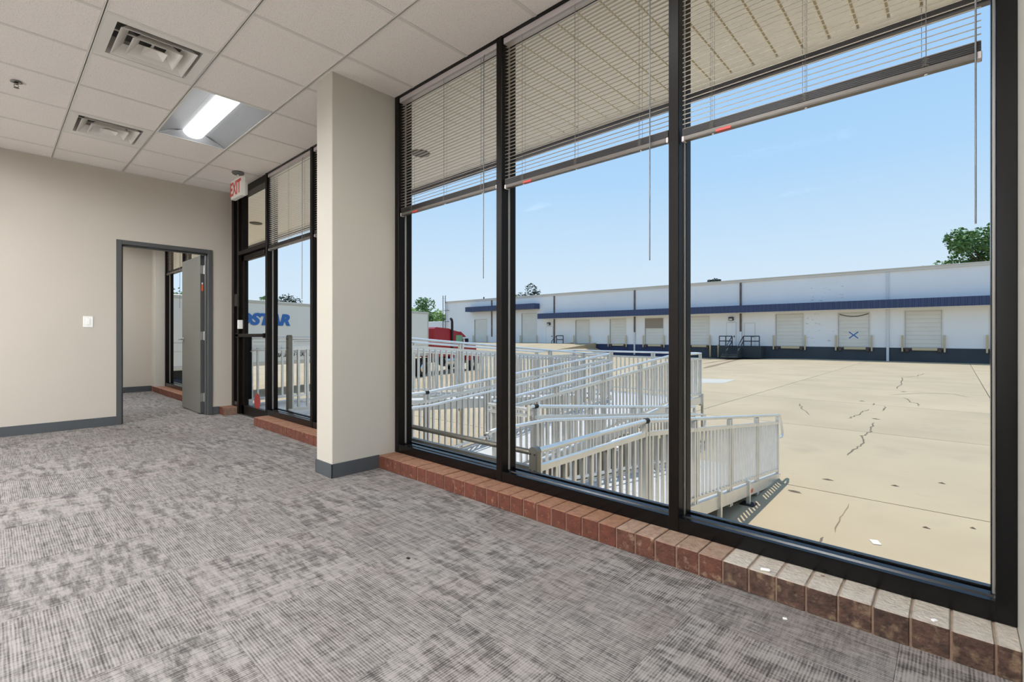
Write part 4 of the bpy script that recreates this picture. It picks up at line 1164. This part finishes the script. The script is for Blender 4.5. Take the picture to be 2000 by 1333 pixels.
# ---- dock stairs with railings
st = empty('dock_stairs', (XF, P(1434, 690, X=XF).y, G0)); tag(st, 'dark dock stairs with two dark pipe railings at the white warehouse', 'stairs')
SL = st.location.copy()
sy0, sy1 = P(1449, 690, X=XF - 1.5).y, P(1418, 690, X=XF - 1.5).y
MB().box(XF - 1.4, XF - 0.05, P(1486, 690, X=XF - 1.4).y, P(1404, 690, X=XF - 1.4).y, G0 - 0.02, FLZ - 0.02).build('platform', 'stair_dark', st, -SL)
for k in range(6):
    MB().cbox(XF - 1.4 - (k + 1) * 0.3, XF - 1.4 - k * 0.3 + 0.02, sy0, sy1, G0 - 0.02, FLZ - 0.02 - (k + 1) * 0.175, 0.02).build('step', 'stair_dark', st, -SL)
for a, b, fl in ((1405, 1430, -1), (1452, 1483, 1)):
    y1, y0 = P(a, 660, X=XF - 1.3).y, P(b, 660, X=XF - 1.3).y
    g = MB(); top = FLZ + 1.05
    for yy in (y0, (y0 + y1) / 2, y1): g.tube([(XF - 1.3, yy, FLZ - 0.03), (XF - 1.3, yy, top)], 0.05, 6)
    for zz in (top, FLZ + 0.52): g.tube([(XF - 1.3, y0, zz), (XF - 1.3, y1, zz)], 0.05, 6)
    ye = y0 if fl < 0 else y1
    for zz in (top, FLZ + 0.52): g.tube([(XF - 1.3, ye, zz), (XF - 3.2, ye, zz - 1.1)], 0.05, 6)
    g.tube([(XF - 3.2, ye, G0), (XF - 3.2, ye, top - 1.1)], 0.05, 6)
    g.build('guard_rail', 'dark_rail', st, -SL)
# bollards and small rail by the drive-in doors
for k, px in enumerate((1387, 1403)):
    p = P(px, 690, X=XF - 0.9)
    bo = MB().lathe([(0.0, 1.4), (0.06, 1.38), (0.09, 1.3), (0.09, -0.05), (0, -0.05)], 10).build('bollard', 'tan', None, (XF - 0.9, p.y, G0 - 0.02)); tag(bo, ['tan bollard beside the dock door left of the stairs', 'tan bollard next to the dock stair platform'][k], 'bollard', 'dock bollards')
y1, y0 = P(1087, 660, X=XF - 0.9).y, P(1100, 660, X=XF - 0.9).y
g = MB(); gz = ground(XF - 0.9, y0)
for yy in (y0, y1): g.tube([(XF - 0.9, yy, gz - 0.1), (XF - 0.9, yy, gz + 1.1)], 0.06, 6)
for zz in (1.1, 0.55): g.tube([(XF - 0.9, y0, gz + zz), (XF - 0.9, y1, gz + zz)], 0.06, 6)
g.tube([(XF - 0.9, y1, gz + 1.1), (XF - 0.9, y1 + 0.9, gz + 0.3), (XF - 0.9, y1 + 0.9, gz - 0.1)], 0.05, 6)
tag(g.build('pipe_guard', 'dark_rail'), 'short dark pipe guard beside the personnel door of the white warehouse', 'railing')
# concrete truck ramp up to a dock door, wedge shaped
yr1, yr0 = P(1127, 660, X=XF).y, P(1160, 660, X=XF).y
m = MB()
for yy in (yr0 - 0.4, yr1 + 0.6):
    v = [(XF - 0.1, yy, FLZ + 0.12), (XF - 0.1, yy + 0.35, FLZ + 0.12), (XF - 11, yy + 0.35, ground(XF - 11, yy) + 0.02), (XF - 11, yy, ground(XF - 11, yy) + 0.02),
         (XF - 0.1, yy, G0 - 0.4), (XF - 0.1, yy + 0.35, G0 - 0.4), (XF - 11, yy + 0.35, G0 - 0.4), (XF - 11, yy, G0 - 0.4)]
    m.add(v, [(0, 1, 2, 3), (7, 6, 5, 4), (0, 4, 5, 1), (1, 5, 6, 2), (2, 6, 7, 3), (3, 7, 4, 0)])
m.add([(XF - 0.1, yr0, FLZ - 0.02), (XF - 0.1, yr1 + 0.6, FLZ - 0.02), (XF - 11, yr1 + 0.6, ground(XF - 11, yr1) + 0.01), (XF - 11, yr0, ground(XF - 11, yr0) + 0.01),
       (XF - 0.1, yr0, G0 - 0.4), (XF - 0.1, yr1 + 0.6, G0 - 0.4), (XF - 11, yr1 + 0.6, G0 - 0.4), (XF - 11, yr0, G0 - 0.4)], [(0, 1, 2, 3), (0, 4, 5, 1), (1, 5, 6, 2), (2, 6, 7, 3), (3, 7, 4, 0)])
tag(m.build('truck_ramp', 'concrete'), 'concrete truck ramp with low kerb walls up to a warehouse door', 'ramp')

# ---- trailer and red tractor parked to the left
T0, T1 = Vector((3.17, 20.1, 0)), Vector((18.77, 24.36, 0))
TA = math.atan2((T1 - T0).y, (T1 - T0).x)
TG = ground(12, 22)
tr = empty('semi_trailer', (T0.x, T0.y, TG), TA); tag(tr, 'white box semi trailer with big blue lettering parked left of the ramp', 'trailer')
TL, TW, TB, TT = 16.2, 2.6, 1.28, 4.02
body = MB().cbox(0, TL, 0.02, TW, TB + 0.12, TT - 0.05, 0.02).build('box', 'trailer_white', tr)
MB().cbox(-0.01, TL + 0.01, 0, TW + 0.02, TT - 0.14, TT, 0.015).build('top_rail', 'trailer_trim', tr)
MB().cbox(-0.01, TL + 0.01, 0, TW + 0.02, TB, TB + 0.16, 0.01).build('bottom_rail', 'trailer_trim', tr)
MB().box(0, TL, 0.008, 0.02, 2.26, 2.29).box(0, TL, 0.010, 0.02, 1.95, 1.97).build('side_seam', 'trailer_trim', tr)
for x in (0.02, TL - 0.10): MB().cbox(x, x + 0.08, -0.005, TW + 0.01, TB, TT - 0.02, 0.01).build('corner_post', 'trailer_trim', tr)
lgz = MB()
for y in (0.35, TW - 0.35): lgz.cbox(TL - 3.0, TL - 2.85, y - 0.07, y + 0.07, 0.25, TB, 0.01).cbox(TL - 3.1, TL - 2.75, y - 0.15, y + 0.15, 0.2, 0.26, 0.01)
lgz.build('landing_gear', 'truck_dark', tr)
MB().cbox(0.6, 3.6, 0.4, TW - 0.4, 0.9, TB, 0.02).build('bogie_frame', 'truck_dark', tr)
def wheel(x, y, r, w, hub):
    o = MB()
    o.lathe([(r * 0.55, -w / 2), (r * 0.92, -w / 2), (r, -w / 2 + 0.05), (r, w / 2 - 0.05), (r * 0.92, w / 2), (r * 0.55, w / 2)], 20)
    ob = o.build('tire', 'truck_dark')
    h = MB().lathe([(0.0, -w / 2 - 0.02), (0.1, -w / 2 - 0.02), (0.12, -w / 2 + 0.06), (r * 0.5, -w / 2 + 0.06), (r * 0.56, -w / 2 + 0.005), (r * 0.56, w / 2 - 0.005), (0.0, w / 2 - 0.05)], 16).build('hub', hub, ob)
    ob.location = (x, y, r); ob.rotation_euler = (R(90), 0, 0); return ob
for x in (1.4, 2.75):
    for y in (0.33, TW - 0.33): wheel(x, y, 0.51, 0.58, 'chrome').parent = tr
def on_side(px, py):
    """local (s, z) of a picture position on the visible trailer side"""
    n = Vector((-math.sin(TA), math.cos(TA), 0)); t = (px - 1000) / FPX; c, s = math.cos(YAW), math.sin(YAW)
    d = Vector((c + t * s, s - t * c, (HZ - py) / FPX)); k = n.dot(T0) / n.dot(d)
    p = d * k; u = Vector((math.cos(TA), math.sin(TA), 0))
    return (p - T0).dot(u), p.z + CAMZ - TG
s1, z1 = on_side(567, 635.5); s0, _ = on_side(489, 634); _, z2 = on_side(556, 613)
capH = 0.729      # cap height of the built-in font at size 1
word = text('lettering', 'LANDSTAR', (z2 - z1) / capH * 0.93, 'letter_blue', tr, (0, 0, 0), (R(90), 0, 0), shear=0.25, bold=0.035, ext=0.006)
xs = [v.co.x for v in word.data.vertices]; tw = max(xs) - min(xs)
star = text('lettering', 'STAR', (z2 - z1) / capH * 0.93, 'letter_blue', tr, (0, 0, 0), (R(90), 0, 0), shear=0.25, bold=0.035, ext=0.006)
xs2 = [v.co.x for v in star.data.vertices]; sw_ = max(xs2) - min(xs2)
bpy.data.objects.remove(star)
kx = (s1 - s0) / sw_
word.scale = (kx, 1, 1); word.location = (s1 - max(xs) * kx, -0.002, z1)
t1, q1 = on_side(536, 698); t2, q2 = on_side(548, 690.5)
line = text('small_lettering', 'SPECIALIZED • EXPEDITED', (q2 - q1) / capH * 1.1, 'letter_black', tr, (t1 - 0.32, 0.004, q1), (R(90), 0, 0), bold=0.004, ext=0.005)

tk = empty('semi_tractor', (T1.x + math.cos(TA) * 0.55, T1.y + math.sin(TA) * 0.55, TG), TA); tag(tk, 'red long-nose tractor unit in front of the white trailer', 'truck')
def tpart(mb, name, m, parent=None): return mb.build(name, m, parent or tk)
def xpoly(poly, y0, y1): return MB().prism(poly, 1, y0, y1)
tpart(xpoly([(0.2, 1.15), (2.1, 1.15), (2.15, 2.95), (1.9, 3.03), (0.45, 3.10), (0.2, 3.0)], 0.12, 2.48), 'sleeper', 'truck_red')
cabp = tpart(xpoly([(2.16, 1.1), (3.75, 1.1), (3.78, 2.05), (3.45, 2.72), (3.3, 2.80), (2.2, 2.95)], 0.16, 2.44), 'cab', 'truck_red')
tpart(xpoly([(3.0, 2.78), (3.75, 2.52), (3.95, 2.44), (3.95, 2.50), (3.3, 2.84)], 0.12, 2.48), 'sun_visor', 'truck_red')
tpart(MB().box(2.75, 3.55, 0.145, 0.17, 2.02, 2.58), 'side_window', 'truck_glass')
tpart(xpoly([(3.62, 2.07), (3.79, 2.07), (3.5, 2.62), (3.4, 2.62)], 0.25, 2.35), 'windshield', 'truck_glass')
tpart(xpoly([(3.76, 0.9), (5.9, 0.85), (5.95, 1.75), (5.6, 1.9), (3.78, 2.06)], 0.45, 2.15), 'hood', 'truck_red')
tpart(xpoly([(4.3, 0.75), (4.35, 1.1), (4.7, 1.3), (5.5, 1.3), (5.9, 1.1), (5.95, 0.75), (5.7, 0.75), (5.55, 1.05), (4.75, 1.05), (4.55, 0.75)], 0.1, 0.5), 'fender', 'truck_red')
tpart(xpoly([(4.3, 0.75), (4.35, 1.1), (4.7, 1.3), (5.5, 1.3), (5.9, 1.1), (5.95, 0.75), (5.7, 0.75), (5.55, 1.05), (4.75, 1.05), (4.55, 0.75)], 2.1, 2.5), 'fender', 'truck_red')
tpart(MB().cbox(5.9, 6.1, 0.1, 2.5, 0.45, 0.75, 0.03), 'bumper', 'chrome')
tpart(MB().tube([(2.15, 0.06, 0.9), (2.15, 0.06, 3.5), (2.1, 0.06, 3.62), (1.98, 0.06, 3.7)], [0.09, 0.09, 0.09, 0.085], 10).tube([(2.15, 2.55, 0.9), (2.15, 2.55, 3.5), (2.05, 2.55, 3.68)], 0.09, 10), 'exhaust_stack', 'truck_dark')
tpart(MB().tube([(1.3, 0.3, 0.8), (3.2, 0.3, 0.8)], 0.32, 14), 'fuel_tank', 'chrome')
tpart(MB().cbox(-3.4, 6.0, 0.9, 1.7, 0.75, 1.05, 0.02), 'chassis', 'truck_dark')
tpart(MB().cbox(3.7, 3.8, -0.22, 0.05, 1.7, 2.35, 0.02).tube([(3.7, 0.2, 2.3), (3.75, -0.1, 2.3)], 0.02, 6), 'mirror', 'truck_dark')
for x, w in ((-2.3, 0.58), (-1.0, 0.58), (5.1, 0.3)):
    for y in (0.33, 2.27): wheel(x, y, 0.51, w, 'chrome').parent = tk
# low white annex behind the tractor
yx = P(850, 640, X=XF + 2).y
tag(MB().cbox(XF + 1, XF + 4, yx - 3, yx + 14, G0, P(845, 629, X=XF + 2).z, 0.05).build('annex', 'facade'), 'low white annex beyond the warehouse corner', 'building')

# ---- trees
def tree(name, label, base, hgt, blobs, n, size, m, seed, trunk_r=0.2):
    rnd = random.Random(seed)
    root = empty(name, base); tag(root, label, 'tree')
    tm = MB().tube([(0, 0, -0.3), (0.1, 0.05, hgt * 0.35), (0, 0.1, hgt * 0.7), (0.1, 0.1, hgt * 0.92)], [trunk_r, trunk_r * 0.8, trunk_r * 0.5, trunk_r * 0.15], 8)
    for (bx, by, bz, br) in blobs:
        tm.tube([(0, 0.05, hgt * 0.4), (bx * 0.5, by * 0.5, (hgt * 0.45 + bz) / 2), (bx, by, bz)], [trunk_r * 0.4, trunk_r * 0.25, trunk_r * 0.08], 6)
    tm.build('trunk', 'bark', root)
    lm = MB()
    tot = sum(b[3] ** 2 for b in blobs)
    for (bx, by, bz, br) in blobs:
        for _ in range(int(n * br * br / tot)):
            d = Vector((rnd.gauss(0, 1), rnd.gauss(0, 1), rnd.gauss(0, 0.8))).normalized() * br * rnd.uniform(0.45, 1.05) ** 0.6
            p = Vector((bx, by, bz)) + d
            u = Vector((rnd.uniform(-1, 1), rnd.uniform(-1, 1), rnd.uniform(-0.6, 0.6))).normalized()
            w = u.cross(Vector((rnd.uniform(-1, 1), rnd.uniform(-1, 1), rnd.uniform(-1, 1)))).normalized()
            q = size * rnd.uniform(0.6, 1.3)
            lm.add([p - u * q, p + w * q * 0.5, p + u * q, p - w * q * 0.5], [(0, 1, 2, 3)])
    tag(lm.build('foliage', m, root), kind='stuff')
    return root
def blobs(rnd_seed, k, rx, ry, z0, z1, r0, r1):
    rr = random.Random(rnd_seed); return [(rr.uniform(-rx, rx), rr.uniform(-ry, ry), rr.uniform(z0, z1), rr.uniform(r0, r1)) for _ in range(k)]
tree('leafy_tree', 'large leafy tree rising behind the warehouse roof at right', (79, -4.6, G0 - 0.4), 17.0, blobs(1, 18, 4.2, 4.8, 9.8, 14.6, 1.2, 2.2) + [(0, 5.6, 11.0, 1.0), (0, 7.2, 10.6, 0.8), (0, 4.0, 13.5, 1.2)], 9000, 0.24, 'leaf', 11, 0.35)
p = P(1037, 600, X=80); tree('sparse_tree', 'sparse dark tree poking over the roof by the middle bay', (p.x, p.y, G0 - 0.4), 13.2, [(0, 0, 12.9, 1.3), (0, 2.2, 11.6, 0.8), (0, -2.1, 12.2, 0.6), (0, 1.1, 11.4, 1.0), (0.3, -0.8, 11.6, 1.1), (0, 3.3, 12.0, 0.5)], 420, 0.26, 'leaf_dark', 12)
p = P(1000, 600, X=80); tree('bright_tree', 'small bright green tree top just above the roof by the mullion', (p.x, p.y, G0 - 0.4), 11.5, [(0, 0, 10.8, 1.6), (0, 1.6, 10.3, 1.2)], 800, 0.25, 'leaf_bright', 13)
p = P(1396, 560, X=84); tree('distant_tree', 'tip of a dark tree above the roof near the stairs', (p.x, p.y, G0 - 0.4), 12.4, [(0, 0, 12.0, 0.6), (0, 0.8, 11.9, 0.5), (0, -0.7, 11.9, 0.4)], 260, 0.24, 'leaf_dark', 14)
for k, (px, top, m, d, w, lab) in enumerate(((826, 580, 'leaf', 112, 2.2, 'tall bushy tree behind the trailer at left'), (806, 601, 'leaf_bright', 106, 2.0, 'bright green tree just above the trailer roof at left'),
                                             (853, 604, 'leaf_bright', 132, 2.6, 'bright yellow green tree beside the roof ladder'), (784, 594, 'leaf', 122, 2.0, 'green tree partly hidden by the window post'),
                                             (558, 573, 'leaf_dark', 62, 1.7, 'dark rounded tree above the lettered trailer'), (517, 578, 'leaf', 74, 1.3, 'small green tree above the lettering seen through the glass door'), (338, 560, 'leaf', 70, 3.0, 'green tree seen through the small room window'))):
    t = (px - 1000) / FPX; c, s = math.cos(YAW), math.sin(YAW)
    b = Vector(((c + t * s) * d, (s - t * c) * d, G0 - 0.4)); ztop = CAMZ + (HZ - top) / FPX * d - b.z
    bl = blobs(30 + k, 7, w * 0.7, w * 0.7, ztop - w * 2.2, ztop - w * 0.75, w * 0.55, w * 0.8) + [(0, 0, ztop - w * 0.6, w * 0.6), (0, 0, ztop - w * 2.4, w * 1.1), (w, -w, ztop - w * 2.6, w), (-w, w, ztop - w * 2.6, w)]
    tree('yard_tree', lab, b, ztop, bl, 2600, 0.16 * d / 62, m, 40 + k)
